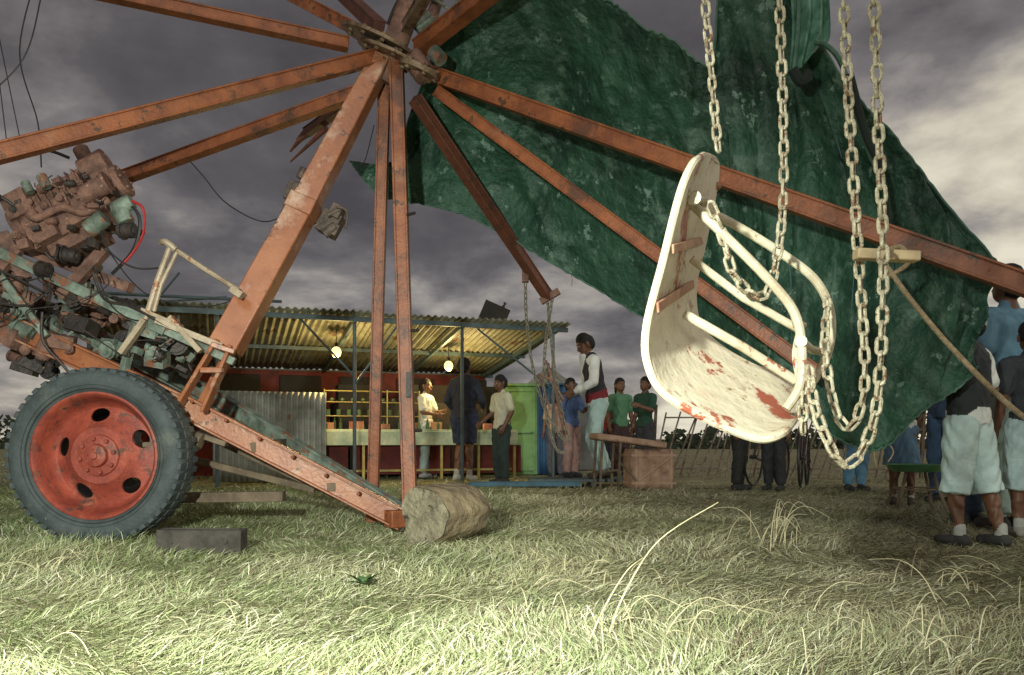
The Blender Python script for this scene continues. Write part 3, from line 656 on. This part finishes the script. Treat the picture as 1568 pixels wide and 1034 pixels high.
mk('chains',b,M_chain,seat)
b=B(); b.beam((.30,1.66,2.79),(.76,1.66,2.79),.05,.04); mk('chain_hanger_bar',b,M_orange,seat,bevel=.004)
b=B(); b.beam((.672,1.56,.912),(.795,1.56,.906),.03,.020); mk('chain_spreader',b,mat('spreader_wood',(.45,.34,.2),None,12,.8),seat,bevel=.003)

# ropes
b=B(); b.tube(catmull([(1.62,3.47,1.32),(1.69,3.35,1.12),(1.80,3.2,.88),(1.93,3.0,.63),(2.15,2.8,.40),(2.4,2.7,.03)]),.011,8)
b.tube(catmull([(1.60,3.46,1.36),(1.66,3.40,1.37),(1.69,3.40,1.30),(1.62,3.44,1.25)]),.010,8)
mk('rope',b,M_rope)

# far hanging swing
hs=empty('hanging_swing'); b=B()
chain(b,[(.10,5.95,1.72),(.11,6.0,1.45),(.16,6.1,1.1),(.27,6.2,.75),(.42,6.2,.52)],pitch=.04,L_=.06,W=.030,r=.0050)
chain(b,[(.27,6.08,1.62),(.30,6.1,1.3),(.34,6.1,1.0),(.40,6.2,.7),(.45,6.2,.52)],pitch=.04,L_=.06,W=.030,r=.0050)
chain(b,[(.31,6.08,1.64),(.25,6.1,1.2),(.26,6.2,.8),(.34,6.2,.48),(.45,6.2,.45)],pitch=.04,L_=.06,W=.030,r=.0050)
mk('chains',b,mat('dull_chain',(.22,.19,.14),None,30,.6,.2),hs)
b=B(); b.tube([(.2,6.15,1.05),(.31,6.1,1.0),(.40,6.15,.85),(.30,6.2,.78),(.2,6.15,1.05)],.009,7); b.tube([(.26,6.1,1.15),(.33,6.15,.95),(.40,6.2,.62)],.009,7)
mk('seat_frame',b,M_rust,hs)

# ------------------------------------------------------------------ stall
def corr(name,w,h,pitch,amp,m,parent,loc,rot):
    n=int(w/pitch*8); vs=[];f=[]; nr=6
    for j in range(nr+1):
        for i in range(n+1):
            x=w*i/n; vs.append((x,h*j/nr,amp*math.sin(2*math.pi*x/pitch)+.012*math.sin(x*1.3+j)))
    for j in range(nr):
        for i in range(n): f.append((j*(n+1)+i,j*(n+1)+i+1,(j+1)*(n+1)+i+1,(j+1)*(n+1)+i))
    b=B(); b.add(vs,f); o=mk(name,b,m,parent,loc=loc,rot=rot); s=o.modifiers.new('s','SOLIDIFY'); s.thickness=.004
    return o
st=empty('market_stall',(.7,10.5,0),(0,0,math.radians(20.3)))
slope=math.atan2(-.42,3.2)
for i in range(7):
    corr('roof_sheet',.87,3.3+.05*math.sin(i*2.1),.087,.014,M_roof,st,(-5.85+i*.84,-.07+.04*math.sin(i*1.7),2.055+.008*(i%2)),(slope,0,.006*math.sin(i*3)))
b=B()
for x in(-5.6,-4.3,-2.75,-1.4,-.15):
    b.tube([(x,.05,0),(x,.05,2.02)],.022,8); b.tube([(x,3.1,0),(x,3.1,1.6)],.022,8); b.beam((x,0,1.98),(x,3.15,1.58),.04,.06)
b.beam((-5.75,.03,1.99),(.05,.03,1.99),.04,.06); b.beam((-5.75,1.6,1.79),(.05,1.6,1.79),.04,.05); b.beam((-5.75,3.1,1.6),(.05,3.1,1.6),.04,.05)
b.tube([(-2.75,.05,1.2),(-2.2,.05,1.98)],.014,6); b.tube([(-3.4,.05,1.98),(-2.75,.05,1.3)],.014,6); b.tube([(-1.2,.05,1.95),(-.15,.05,1.2)],.014,6)
mk('frame',b,M_pipe,st)
b=B(); b.box((-2.9,3.05,.8),(5.6,.05,1.6)); b.box((-5.6,1.6,.85),(.04,3.0,1.7)); mk('back_wall',b,M_redw,st)
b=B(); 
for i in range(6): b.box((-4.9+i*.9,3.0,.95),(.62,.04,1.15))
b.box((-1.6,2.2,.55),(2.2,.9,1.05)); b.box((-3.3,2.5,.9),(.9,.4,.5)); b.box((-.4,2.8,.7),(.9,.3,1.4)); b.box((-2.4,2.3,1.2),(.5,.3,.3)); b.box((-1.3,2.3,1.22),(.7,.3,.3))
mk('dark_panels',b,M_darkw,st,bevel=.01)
corr('side_panel',1.35,1.12,.07,.012,M_corr,st,(-4.35,.75,.02),(math.radians(90),0,0))
b=B(); b.box((-1.95,1.25,.66),(3.3,.55,.035)); b.box((-1.95,.97,.56),(3.3,.03,.19)); mk('counter',b,M_counter,st,bevel=.006)
b=B()
for i in range(7): b.beam((-3.55+i*.535,1.0,0),(-3.55+i*.535,1.0,.47),.035,.035)
b.box((-1.95,1.10,.12),(3.2,.03,.03))
mk('counter_legs',b,M_yellow,st,bevel=.003)
b=B(); 
for i in range(10): b.box((-3.5+i*.36,1.35,.26),(.3,.02,.40))
mk('counter_front_boards',b,M_redw,st)
b=B()
for x in(-2.95,-2.55,-2.1,-1.65): b.tube([(x,1.3,.66),(x,1.3,1.22)],.010,6)
for z in(.86,1.05,1.20): b.tube([(-2.95,1.3,z),(-1.65,1.3,z)],.008,6)
mk('shelf_rack',b,M_yellow,st)
b=B(); r=random.Random(12)
for i in range(34):
    x=-3.4+r.random()*3.1; y=1.1+r.random()*.3; hh=r.uniform(.05,.12); b.cyl((x,y,.68),(x,y,.68+hh),.022,8); b.cyl((x,y,.68+hh),(x,y,.74+hh),.009,8)
for i in range(9): x=-2.9+i*.14; b.cyl((x,1.32,.87),(x,1.32,.95),.03,8); b.sph((x+.05,1.32,1.08),.03)
mk('bottles',b,M_glass,st)
b=B()
for i in range(8):
    x=-3.3+i*.38; b.box((x,1.2+.1*(i%2),.72),(.16,.12,.07+.03*(i%3)),(0,0,.2*i))
mk('packets',b,mat('packets',(.5,.35,.2),(.4,.06,.05),3,.6),st,bevel=.004)
# roof clutter
b=B(); b.tube([(-5.6,-.02,2.12),(-3.6,-.03,2.14)],.018,8); b.tube([(-5.0,.3,2.10),(-4.2,.0,2.16)],.014,8); b.tube([(-4.9,0,2.12),(-4.7,.1,2.42)],.012,6); b.beam((-3.1,.3,2.08),(-1.6,.35,2.07),.05,.03)
b.box((-2.3,.4,2.09),(.3,.2,.05),(0,0,.4)); b.box((-1.3,.5,2.07),(.2,.25,.06),(0,0,.9)); b.box((-3.6,.5,2.09),(.25,.2,.05),(0,0,.2))
mk('roof_pipes',b,M_pipe,st)
b=B(); b.box((-.85,.4,2.20),(.36,.03,.28),(.25,.35,0)); b.beam((-.95,.42,2.04),(-.97,.42,2.3),.015,.015); b.beam((-.72,.42,2.04),(-.70,.42,2.38),.015,.015); b.beam((-1.0,.4,2.1),(-.68,.4,2.36),.015,.02)
mk('roof_signboard',b,M_darkw,st)
R20=Matrix.Rotation(math.radians(20.3),4,'Z'); inv=(Matrix.Translation((.7,10.5,0))@R20).inverted()
for i,(p) in enumerate([(-2.25,10.2,1.66),(-.9,11.3,1.585)]):
    q=inv@Vector(p)
    b=B(); b.sph((0,0,0),.064,1.12,16); mk('bulb',b,M_bulb,st,loc=q)
    b=B(); b.cyl((q.x,q.y,q.z+.07),(q.x,q.y,q.z+.12),.02,10); b.tube([(q.x,q.y,q.z+.12),(q.x,q.y,q.z+.3)],.005,5); mk('bulb_holder',b,M_darkw,st)
    ld=bpy.data.lights.new('bulb_light','POINT'); ld.energy=34; ld.color=(1,.72,.28); ld.shadow_soft_size=.05
    lo=bpy.data.objects.new('bulb_light',ld); COL.objects.link(lo); lo.parent=st; lo.location=q+Vector((0,-.0,-.13))

# sheds and tent to the right of the stall
gs=empty('green_shed',(.14,12.3,0),(0,0,.12))
b=B(); b.box((0,0,.68),(.50,.06,1.36)); b.box((0,.45,.66),(.50,.9,1.30)); b.box((0,.4,1.38),(.60,1.05,.04)); mk('walls',b,M_greenp,gs,bevel=.006)
b=B(); 
for x in(-.2,.2): b.box((x,-.04,.68),(.03,.02,1.3))
for z in(.08,.66,1.3): b.box((0,-.05,z),(.42,.02,.04))
b.sph((.15,-.07,.66),.02); mk('door_trim',b,M_greenp,gs,bevel=.004)
bs=empty('blue_booth',(.68,12.4,0),(0,0,-.05))
corr('front_sheet',.56,1.38,.08,.01,M_bluep,bs,(-.28,-.02,.0),(math.radians(90),0,0))
b=B(); b.box((0,.45,.68),(.54,.86,1.36)); b.box((0,.42,1.40),(.68,1.0,.03)); b.beam((-.27,-.06,0),(-.27,-.06,1.38),.04,.04); b.beam((.27,-.06,0),(.27,-.06,1.38),.04,.04); mk('frame',b,M_bluep,bs,bevel=.006)
tn=empty('canvas_tent',(.75,14.2,0))
b=B(); b.add([(-.9,0,1.2),(.9,0,1.15),(.9,1.8,1.15),(-.9,1.8,1.2),(-.1,0,1.85),(-.1,1.8,1.8),(-.9,0,0),(.9,0,0),(.9,1.8,0),(-.9,1.8,0)],[(0,4,5,3),(4,1,2,5),(0,3,9,6),(1,7,8,2),(0,6,7,1,4),(3,5,2,8,9)])
mk('canvas',b,M_greyc,tn,smooth=False); b=B(); b.tube([(-.1,-.02,0),(-.1,-.02,1.9)],.02,8); b.tube([(-.1,-.02,1.85),(-1.2,-.9,0)],.007,5); b.tube([(-.1,-.02,1.85),(1.3,-.9,0)],.007,5); mk('poles_and_guys',b,M_wood,tn)

# fence of leaning iron bars
fe=empty('metal_fence'); b=B(); r=random.Random(3)
p0=Vector((2.05,11.6,0)); p1=Vector((7.6,11.0,0))
n=44
for i in range(n):
    q=p0.lerp(p1,i/(n-1)); l=.24+r.uniform(-.08,.08)+.12*math.sin(i*.5); b.tube([q,q+Vector((l,0,.95+r.uniform(-.10,.06)))],.013,5)
for z in(.86,): b.beam(p0+Vector((z*.2,-.02,z)),p1+Vector((z*.2,-.02,z)),.018,.022)
b.beam(p0+Vector((.02,-.02,.12)),p1+Vector((.02,-.02,.12)),.018,.022)
mk('bars',b,mat('fence_iron',(.30,.22,.18),(.10,.07,.06),9,.8),fe)
b=B(); 
for i in range(4): q=p0.lerp(p1,i/3); b.beam(q,q+Vector((.05,0,1.05)),.04,.04)
mk('posts',b,M_wood,fe)

# distant bush line
b=B(); r=random.Random(77)
for i in range(9000):
    x=r.uniform(-45,70); y=45+r.uniform(-2,2); hm=.9+.6*math.sin(x*.35)+.5*math.sin(x*1.1+2)+.4*math.sin(x*2.9); z=r.random()*max(.4,hm)
    s=r.uniform(.12,.3); a=r.uniform(0,6.28); u=Vector((math.cos(a),math.sin(a)*.5,r.uniform(-.5,.5)))*s; v=Vector((r.uniform(-.4,.4),.2,1))*s
    c=Vector((x,y,z)); b.add([c-u,c+v*.6,c+u,c-v*.6],[(0,1,2,3)])
mk('distant_bushes',b,mat('bush_leaves',(.05,.07,.03),(.025,.035,.018),.5,.8))

# crate/bench
cr_=empty('wooden_crate',(1.5,8.75,0),(0,0,.18))
b=B(); b.box((.0,0,.22),(.50,.34,.44)); mk('body',b,M_crate,cr_,bevel=.05)
b=B(); 
for z in(.07,.37): b.box((0,0,z),(.51,.35,.03))
for x in(-.20,.20): b.box((x,0,.22),(.025,.352,.44))
b.beam((-.18,-.182,.10),(.2,-.182,.36),.012,.02)
mk('battens',b,mat('batten',(.48,.32,.23),(.30,.17,.12),9,.8,0,.6,40),cr_,bevel=.008)
b=B(); b.beam((-.66,-.1,.58),(.12,-.1,.48),.32,.07); mk('lid',b,M_crate,cr_,bevel=.02)
b=B()
for x,y in((-.62,-.22),(-.62,.02),(-.42,-.22),(-.42,.02)): b.beam((x,y,0),(x+.03,y,.56),.025,.025)
b.beam((-.62,-.22,.2),(-.40,-.22,.22),.02,.02); b.beam((-.62,-.22,.2),(-.62,.02,.2),.02,.02); b.beam((-.4,-.22,.3),(-.2,-.18,.1),.02,.02)
mk('legs',b,M_wood,cr_,bevel=.003)

# platform
b=B()
for i in range(5): b.box((.95,9.3+i*.13,.065),(1.5,.12,.035))
for x in(.3,.95,1.6): b.box((x,9.55,.024),(.06,.62,.046))
mk('low_platform',b,M_pipe,bevel=.004)
b=B(); b.box((.15,9.15,.03),(1.3,.12,.05),(0,0,.03)); b.box((.15,9.15,.058),(1.2,.05,.008),(0,0,.03)); mk('blue_plank',b,mat('blue_wood',(.08,.20,.28),None,5,.6),bevel=.005)

# bicycles
def bicycle(x,y,yaw,m):
    e=empty('bicycle',(x,y,0),(0,.06,yaw)); b=B()
    R=.31
    for cx in(-.5,.5):
        b.tube([(cx+R*math.cos(t*.2618),0,R+.01+R*math.sin(t*.2618)) for t in range(24)],.014,6,closed=True)
        for k in range(9):
            a=k*.698; b.tube([(cx,0,R+.01),(cx+R*math.cos(a),0,R+.01+R*math.sin(a))],.0018,4)
        b.cyl((cx,-.04,R+.01),(cx,.04,R+.01),.022,8)
    mk('wheels',b,M_black,e); b=B()
    bb=(-.08,0,.28); stt=(-.18,0,.72); hd=(.34,0,.74); hb=(.40,0,.60)
    for p,q in((bb,stt),(stt,hd),(bb,hb),(hd,hb),(stt,(-.5,0,.32)),(bb,(-.5,0,.32)),(hb,(.5,0,.32))): b.tube([p,q],.014,7)
    b.tube([hd,(.33,0,.86)],.013,7); b.tube(catmull([(.20,-.24,.86),(.33,-.18,.88),(.33,.18,.88),(.20,.24,.86)]),.012,7)
    b.tube([stt,(-.2,0,.82)],.013,7); b.cyl((-.08,-.03,.28),(-.08,-.02,.28),.09,16); b.tube([(-.08,-.05,.28),(.05,-.06,.2)],.01,6)
    mk('frame',b,m,e); b=B(); b.beam((-.32,0,.83),(-.06,0,.84),.14,.05,.04,.035); mk('saddle',b,M_black,e,bevel=.012)
M_bk=mat('bike_frame',(.07,.04,.04),None,5,.4,.2)
bicycle(3.30,9.0,1.15,M_bk); bicycle(2.95,9.2,.95,M_bk)

# green basin table
gt=empty('green_table',(3.17,6.25,0)); b=B(); b.lathe([(.0001,.30),(.16,.31),(.22,.35),(.225,.35),(.17,.295),(.0001,.285)],(0,0,0),'Z',32)
mk('basin',b,M_gtable,gt); b=B()
for a in(.6,2.2,3.7,5.3): b.tube([(.13*math.cos(a),.13*math.sin(a),.30),(.24*math.cos(a),.24*math.sin(a),0)],.012,7)
b.tube([(.17*math.cos(t*.5236),.17*math.sin(t*.5236),.16) for t in range(12)],.007,5,closed=True)
mk('stand',b,M_wood,gt)

# ------------------------------------------------------------------ people
SKIN=mat('brown_skin',(.17,.08,.045),(.12,.052,.03),12,.5,0,.05,60)
HAIR=mat('black_hair',(.012,.010,.010),None,30,.8,0,.9,160)
M_eye=mat('eye_white',(.5,.48,.42),None,5,.4); M_pup=mat('pupil',(.01,.008,.006),None,5,.2); M_lip=mat('lips',(.16,.045,.035),None,5,.5)
_cl={}
def cloth(c):
    if c not in _cl: _cl[c]=mat('cloth_%02d'%len(_cl),c,tuple(x*.70 for x in c),7,.85,0,.9,12,bdist=.025)
    return _cl[c]
def v3(*a): return np.array(a,float)
def rcone(p0,p1,r0,r1,sq,flat,seg=16):
    P0=p0.copy();P1=p1.copy();P0[1]/=sq;P1[1]/=sq
    d=P1-P0;l=np.linalg.norm(d); d=d/l if l>1e-6 else v3(0,0,1)
    u=np.cross(d,v3(0,1,0) if abs(d[1])<.9 else v3(1,0,0)); u/=np.linalg.norm(u); w_=np.cross(d,u)
    rings=[]
    if flat: rings=[(P0,r0),(P1,r1)]
    else:
        for a in np.radians([-88,-65,-40,-15]): rings.append((P0+d*r0*math.sin(a),r0*math.cos(a)))
        for a in np.radians([15,40,65,88]): rings.append((P1+d*r1*math.sin(a),r1*math.cos(a)))
    V=[];F=[]
    for c,r in rings:
        for k in range(seg):
            t=2*math.pi*k/seg; p=c+(u*math.cos(t)+w_*math.sin(t))*r; V.append((p[0],p[1]*sq,p[2]))
    n=len(rings)
    for i in range(n-1):
        for k in range(seg): F.append((i*seg+k,i*seg+(k+1)%seg,(i+1)*seg+(k+1)%seg,(i+1)*seg+k))
    F.append(tuple(range(seg))[::-1]); F.append(tuple((n-1)*seg+k for k in range(seg)))
    return V,F
def sdf(Q,p0,p1,r0,r1,sq,flat):
    Q=Q.copy();Q[:,1]/=sq;P0=p0.copy();P1=p1.copy();P0[1]/=sq;P1[1]/=sq
    d=P1-P0; L2=max(d@d,1e-9); t=(Q-P0)@d/L2; tc_=np.clip(t,0,1)
    dist=np.linalg.norm(Q-(P0+tc_[:,None]*d),axis=1)-(r0+(r1-r0)*tc_)
    if flat:
        rad=np.linalg.norm(Q-(P0+t[:,None]*d),axis=1)-(r0+(r1-r0)*tc_); ax_=np.maximum(-t,t-1)*math.sqrt(L2)
        dist=np.maximum(rad,ax_)
    return dist
def person(name,x,y,z,H,yaw,top=(.7,.7,.66),bottom=(.1,.1,.12),sleeve='short',blen='long',shoe=(.03,.03,.03),vest=None,belt=None,lean=0,
           aL=None,aR=None,lL=None,lR=None,hyaw=0,hpitch=0,longhair=False,skirt=False,fat=1.0,cap=None,vox=.0066):
    S=[]
    T=cloth(top);Bt=cloth(bottom);Sh=cloth(shoe)
    le=math.radians(lean)
    def U(p):
        p=v3(*p); q=p-v3(0,0,.52); return v3(q[0], q[1]*math.cos(le)-q[2]*math.sin(le), q[1]*math.sin(le)+q[2]*math.cos(le))+v3(0,0,.52)
    hy=math.radians(hyaw);hp=math.radians(hpitch)
    def Hd(p):
        q=v3(*p)-v3(0,0,.865); q=v3(q[0],q[1]*math.cos(hp)-q[2]*math.sin(hp),q[1]*math.sin(hp)+q[2]*math.cos(hp))
        q=v3(q[0]*math.cos(hy)-q[1]*math.sin(hy),q[0]*math.sin(hy)+q[1]*math.cos(hy),q[2]); return U(q+v3(0,0,.865))
    def A(p0,p1,r0,r1,m,sq=1,flat=False): S.append((v3(*p0),v3(*p1),r0,r1,m,sq,flat))
    A((-.045,0,.505),(.045,0,.505),.062*fat,.062*fat,Bt,.9)
    A(U((0,0,.53)),U((0,0,.60)),.084*fat,.080*fat,T,.72); A(U((0,0,.60)),U((0,0,.745)),.080*fat,.094*fat,T,.66)
    A(U((-.075,0,.79)),U((.075,0,.79)),.044,.044,T); A(U((0,0,.76)),U((0,.003,.825)),.085,.045,T,.66)
    A(U((0,0,.505)),U((0,0,.575)),.094*fat,.090*fat,T,.74,True)
    if vest:
        Vm=cloth(vest); A(U((0,0,.56)),U((0,0,.74)),.096*fat,.103*fat,Vm,.68); 
        for s in(-1,1): A(U((s*.05,0,.72)),U((s*.045,0,.812)),.055,.042,Vm,.95)
        A(U((0,-.058,.60)),U((0,-.05,.83)),.016,.026,T)
    if belt: A(U((0,0,.53)),U((0,0,.585)),.099*fat,.097*fat,cloth(belt),.74,True)
    A(U((0,.006,.80)),Hd((0,-.002,.875)),.033,.031,SKIN)
    A(Hd((0,-.020,.888)),Hd((0,-.002,.930)),.037,.051,SKIN); A(Hd((0,.01,.915)),Hd((0,.012,.93)),.050,.052,SKIN)
    A(Hd((0,-.050,.925)),Hd((0,-.062,.905)),.006,.0095,SKIN)
    A(Hd((0,-.045,.882)),Hd((0,-.048,.878)),.014,.012,SKIN)
    for s in(-1,1):
        A(Hd((s*.052,.006,.918)),Hd((s*.052,.004,.900)),.0105,.008,SKIN); A(Hd((s*.022,-.045,.936)),Hd((s*.012,-.048,.937)),.007,.007,SKIN)
    Hm=HAIR if not cap else cloth(cap)
    A(Hd((0,.006,.944)),Hd((0,.018,.925)),.0545,.0545,Hm)
    A(Hd((0,.02,.925)),Hd((0,.026,.905)),.050,.044,HAIR)
    if cap: A(Hd((0,-.03,.945)),Hd((0,-.085,.938)),.035,.022,Hm,1)
    if longhair: A(Hd((0,.03,.92)),Hd((0,.045,.85)),.050,.035,HAIR); 
    for s,a in((1,aL),(-1,aR)):
        sh=U((s*.098,0,.787))
        if a: el=v3(*a[0]); wr=v3(*a[1])
        else: el=U((s*.128,.015,.64)); wr=U((s*.135,-.03,.50))
        A(sh,el,.032,.025,SKIN); A(el,wr,.026,.0165,SKIN)
        if sleeve=='short': A(sh,sh+(el-sh)*.72,.040,.040,T)
        elif sleeve=='long': A(sh,el,.040,.033,T); A(el,el+(wr-el)*.93,.033,.026,T)
        d=(wr-el)/np.linalg.norm(wr-el)
        inw=-v3(s,0,0); inw=inw-d*(inw@d); inw/=np.linalg.norm(inw)+1e-9; lat=np.cross(d,inw)
        if lat[1]>0: lat=-lat
        pe=wr+d*.042
        for o_ in(-.010,.0,.010): A(wr+lat*o_*.5,pe+lat*o_,.0125,.0115,SKIN)
        for o_,l_ in((-.0165,.030),(-.0055,.037),(.0055,.040),(.0165,.034)):
            b0=pe+lat*o_; b1=b0+d*l_*.55+lat*o_*.25+inw*.003; b2=b1+d*l_*.4+inw*l_*.38
            A(b0,b1,.0062,.0058,SKIN); A(b1,b2,.0058,.0048,SKIN)
        t0=wr+d*.012+lat*.012; t1=t0+d*.018+lat*.016+inw*.006; t2=t1+d*.018+lat*.004+inw*.004
        A(t0,t1,.0085,.0072,SKIN); A(t1,t2,.007,.0055,SKIN)
    for s,l in((1,lL),(-1,lR)):
        hp_=v3(s*.046,0,.495)
        if l: kn=v3(*l[0]);an=v3(*l[1])
        else: kn=v3(s*.052,-.012,.275);an=v3(s*.055,.012,.048)
        LM=SKIN if blen!='long' else Bt
        A(hp_,kn,.054,.036,LM); A(kn,an,.035,.021,LM)
        A(kn+(an-kn)*.15+v3(0,.008,0),kn+(an-kn)*.45+v3(0,.008,0),.033,.028,LM)
        if blen=='long':
            A(hp_,kn,.064*fat,.049,Bt); A(kn,kn+(an-kn)*.96,.049,.040,Bt,1,True); A(kn,kn+v3(0,0,.001),.049,.049,Bt)
        elif not skirt:
            kf=v3(*(kn+(an-kn)*(.25 if blen=='kneelong' else -.12))); A(hp_,hp_+(kf-hp_)*.4,.066*fat,.066,Bt); A(hp_+(kf-hp_)*.3,kf,.062,.060,Bt,1,True)
        fy=an[1]; fz=an[2]-.026
        A((an[0],fy+.018,fz),(an[0]+s*.006,fy-.085,fz-.002),.024,.021,Sh); A((an[0],fy+.005,fz+.01),(an[0],fy-.045,fz),.026,.022,Sh); A((an[0]+s*.012,fy-.08,fz-.004),(an[0]-s*.004,fy-.082,fz-.004),.018,.018,Sh)
        if blen!='long': A(an+v3(0,.0,.005),an+v3(0,0,.028),.025,.024,cloth((.45,.45,.42)))
    if skirt: A((0,0,.53),(0,0,.27),.085,.125,Bt,.85,True)
    V=[];F=[]
    for p0,p1,r0,r1,m,sq,fl in S:
        a_,f_=rcone(p0,p1,r0,r1,sq,fl); o_=len(V); V+=a_; F+=[tuple(i+o_ for i in q) for q in f_]
    e=empty(name,(x,y,z),(0,0,math.radians(yaw)))
    zmin=min(p[2] for p in V); e.location.z=z-zmin*H
    me=bpy.data.meshes.new('body'); me.from_pydata(V,[],F)
    o=bpy.data.objects.new('body',me); COL.objects.link(o)
    md=o.modifiers.new('r','REMESH'); md.mode='VOXEL'; md.voxel_size=vox*.8; 
    bpy.context.view_layer.update(); dg=bpy.context.evaluated_depsgraph_get()
    nm=bpy.data.meshes.new_from_object(o.evaluated_get(dg)); o.modifiers.clear(); o.data=nm
    n=len(nm.polygons); c=np.empty(n*3); nm.polygons.foreach_get('center',c); c=c.reshape(-1,3)
    D=np.stack([sdf(c,p0,p1,r0,r1,sq,fl) for p0,p1,r0,r1,m,sq,fl in S],1); w_=D.argmin(1)
    mats=[]; 
    for s in S:
        if s[4] not in mats: mats.append(s[4])
    nm.materials.clear()
    for m in mats: nm.materials.append(m)
    idx=np.array([mats.index(s[4]) for s in S])[w_]
    nm.polygons.foreach_set('material_index',idx.astype(np.int32)); nm.polygons.foreach_set('use_smooth',np.ones(n,bool))
    co=np.empty(len(nm.vertices)*3); nm.vertices.foreach_get('co',co); co=co.reshape(-1,3)
    no=np.empty(len(nm.vertices)*3); nm.vertices.foreach_get('normal',no); no=no.reshape(-1,3)
    amp=np.where(co[:,2]<.80,1,0)*np.where(np.abs(co[:,0])<.12,1,.3)
    wv=np.sin(co[:,2]*70+6*np.sin(co[:,0]*30+x)+4*np.sin(co[:,1]*35))*.0026+np.sin(co[:,0]*75+co[:,2]*24+y)*.0022
    co+=no*(wv*amp*(co[:,2]>.09))[:,None]; nm.vertices.foreach_set('co',co.ravel()); nm.update()
    o.scale=(H,H,H); o.parent=e
    for nm_,m_,pts,rr in(('eyes',M_eye,[(-.0205,-.0470,.922),(.0205,-.0470,.922)],.0070),('pupils',M_pup,[(-.0205,-.0520,.922),(.0205,-.0520,.922)],.0040)):
        b=B()
        for p in pts: b.sph(Hd(p)*H,rr*H,.8,10)
        mk(nm_,b,m_,e)
    b=B(); b.tube([Hd((-.015,-.052,.893))*H,Hd((0,-.0575,.8925))*H,Hd((.015,-.052,.893))*H],.0042*H,6); mk('mouth',b,M_lip,e)
    return e
WHITE=(.74,.76,.70); CYAN=(.46,.62,.60)
person('woman',-1.22,11.3,0,1.42,70,top=WHITE,bottom=(.50,.62,.60),longhair=True,aL=((.12,-.05,.65),(.06,-.16,.66)),aR=((-.13,-.03,.65),(-.08,-.16,.62)),shoe=(.5,.5,.48))
person('man',-.63,10.5,0,1.63,155,top=(.025,.03,.05),bottom=(.03,.04,.08),sleeve='long',blen='shorts',fat=1.25,shoe=(.55,.55,.52),aL=((.15,.01,.65),(.13,-.10,.55)),aR=((-.15,-.02,.65),(-.10,-.14,.60)),
  lL=((.06,-.04,.28),(.07,.0,.048)),lR=((-.055,.01,.275),(-.075,.05,.048)))
person('boy',-.13,9.75,0,1.345,-55,top=(.66,.64,.48),bottom=(.03,.05,.045),aL=((.135,.02,.65),(.12,-.05,.52)),aR=((-.14,.0,.65),(-.17,-.10,.56)),hyaw=-10,hpitch=12,shoe=(.06,.05,.04))
person('man',1.02,9.5,.083,1.76,-82,top=(.78,.80,.76),bottom=CYAN,vest=(.03,.03,.04),belt=(.22,.02,.03),sleeve='long',lean=10,hpitch=22,
  aL=((.14,-.06,.64),(.10,-.17,.58)),aR=((-.15,-.04,.64),(-.11,-.17,.57)),lL=((.06,-.05,.275),(.06,.02,.048)),lR=((-.065,.0,.275),(-.07,.08,.048)),shoe=(.10,.08,.06))
person('child',.72,9.70,.083,1.22,40,top=(.10,.16,.34),bottom=(.45,.27,.24),blen='long',aL=((.13,-.04,.66),(.12,-.14,.70)),hpitch=-5)
person('boy',.62,11.2,0,1.25,-20,top=(.5,.35,.3),bottom=(.12,.12,.16))
person('man',1.84,11.0,0,1.42,-50,top=(.02,.07,.045),bottom=(.04,.04,.05),aL=((.13,-.06,.66),(.06,-.15,.70)))
person('woman',1.56,11.5,0,1.44,20,top=(.10,.25,.14),bottom=(.06,.03,.03),longhair=True)
person('boy',1.36,11.9,0,1.30,-30,top=(.35,.05,.05),bottom=(.05,.05,.08))
# group at the right
person('boy',2.36,4.12,0,1.24,-150,top=(.78,.80,.76),vest=(.03,.035,.04),bottom=(.58,.74,.72),blen='kneelong',shoe=(.05,.05,.05),fat=1.1,lL=((.055,-.03,.275),(.06,.0,.048)),lR=((-.06,.03,.275),(-.08,.09,.05)),
  aL=((.14,.0,.65),(.13,-.11,.58)),aR=((-.14,.02,.65),(-.12,-.10,.56)),cap=(.65,.66,.62))
person('man',3.02,4.85,0,1.62,-165,top=(.16,.32,.44),bottom=(.52,.66,.64),shoe=(.06,.05,.05),lL=((.055,-.03,.275),(.06,.02,.048)))
person('boy',2.90,4.45,0,1.22,170,top=(.05,.06,.07),bottom=(.50,.66,.66),blen='kneelong',shoe=(.35,.33,.3),aR=((-.16,.02,.66),(-.20,-.06,.56)))
person('woman',3.0,5.2,0,1.42,-120,top=(.80,.82,.78),bottom=(.08,.12,.2),aL=((.17,-.10,.80),(.12,-.22,.90)),aR=((-.16,-.10,.78),(-.10,-.22,.86)))
person('girl',3.28,6.7,0,1.22,-30,top=(.72,.75,.72),bottom=(.12,.22,.34),skirt=True,blen='shorts',shoe=(.08,.06,.05),aL=((.13,-.05,.66),(.06,-.16,.64)))
person('man',3.75,6.9,0,1.45,-60,top=(.05,.09,.16),bottom=(.07,.14,.25))
person('girl',3.62,8.4,0,1.35,10,top=(.5,.5,.5),bottom=(.10,.22,.33))
person('man',2.45,8.6,0,1.30,60,top=(.02,.02,.025),bottom=(.02,.02,.02),sleeve='long',lean=25)
person('man',2.80,8.5,0,1.25,-40,top=(.03,.025,.025),bottom=(.025,.025,.03),sleeve='long',fat=1.2,lean=10)
print('done')
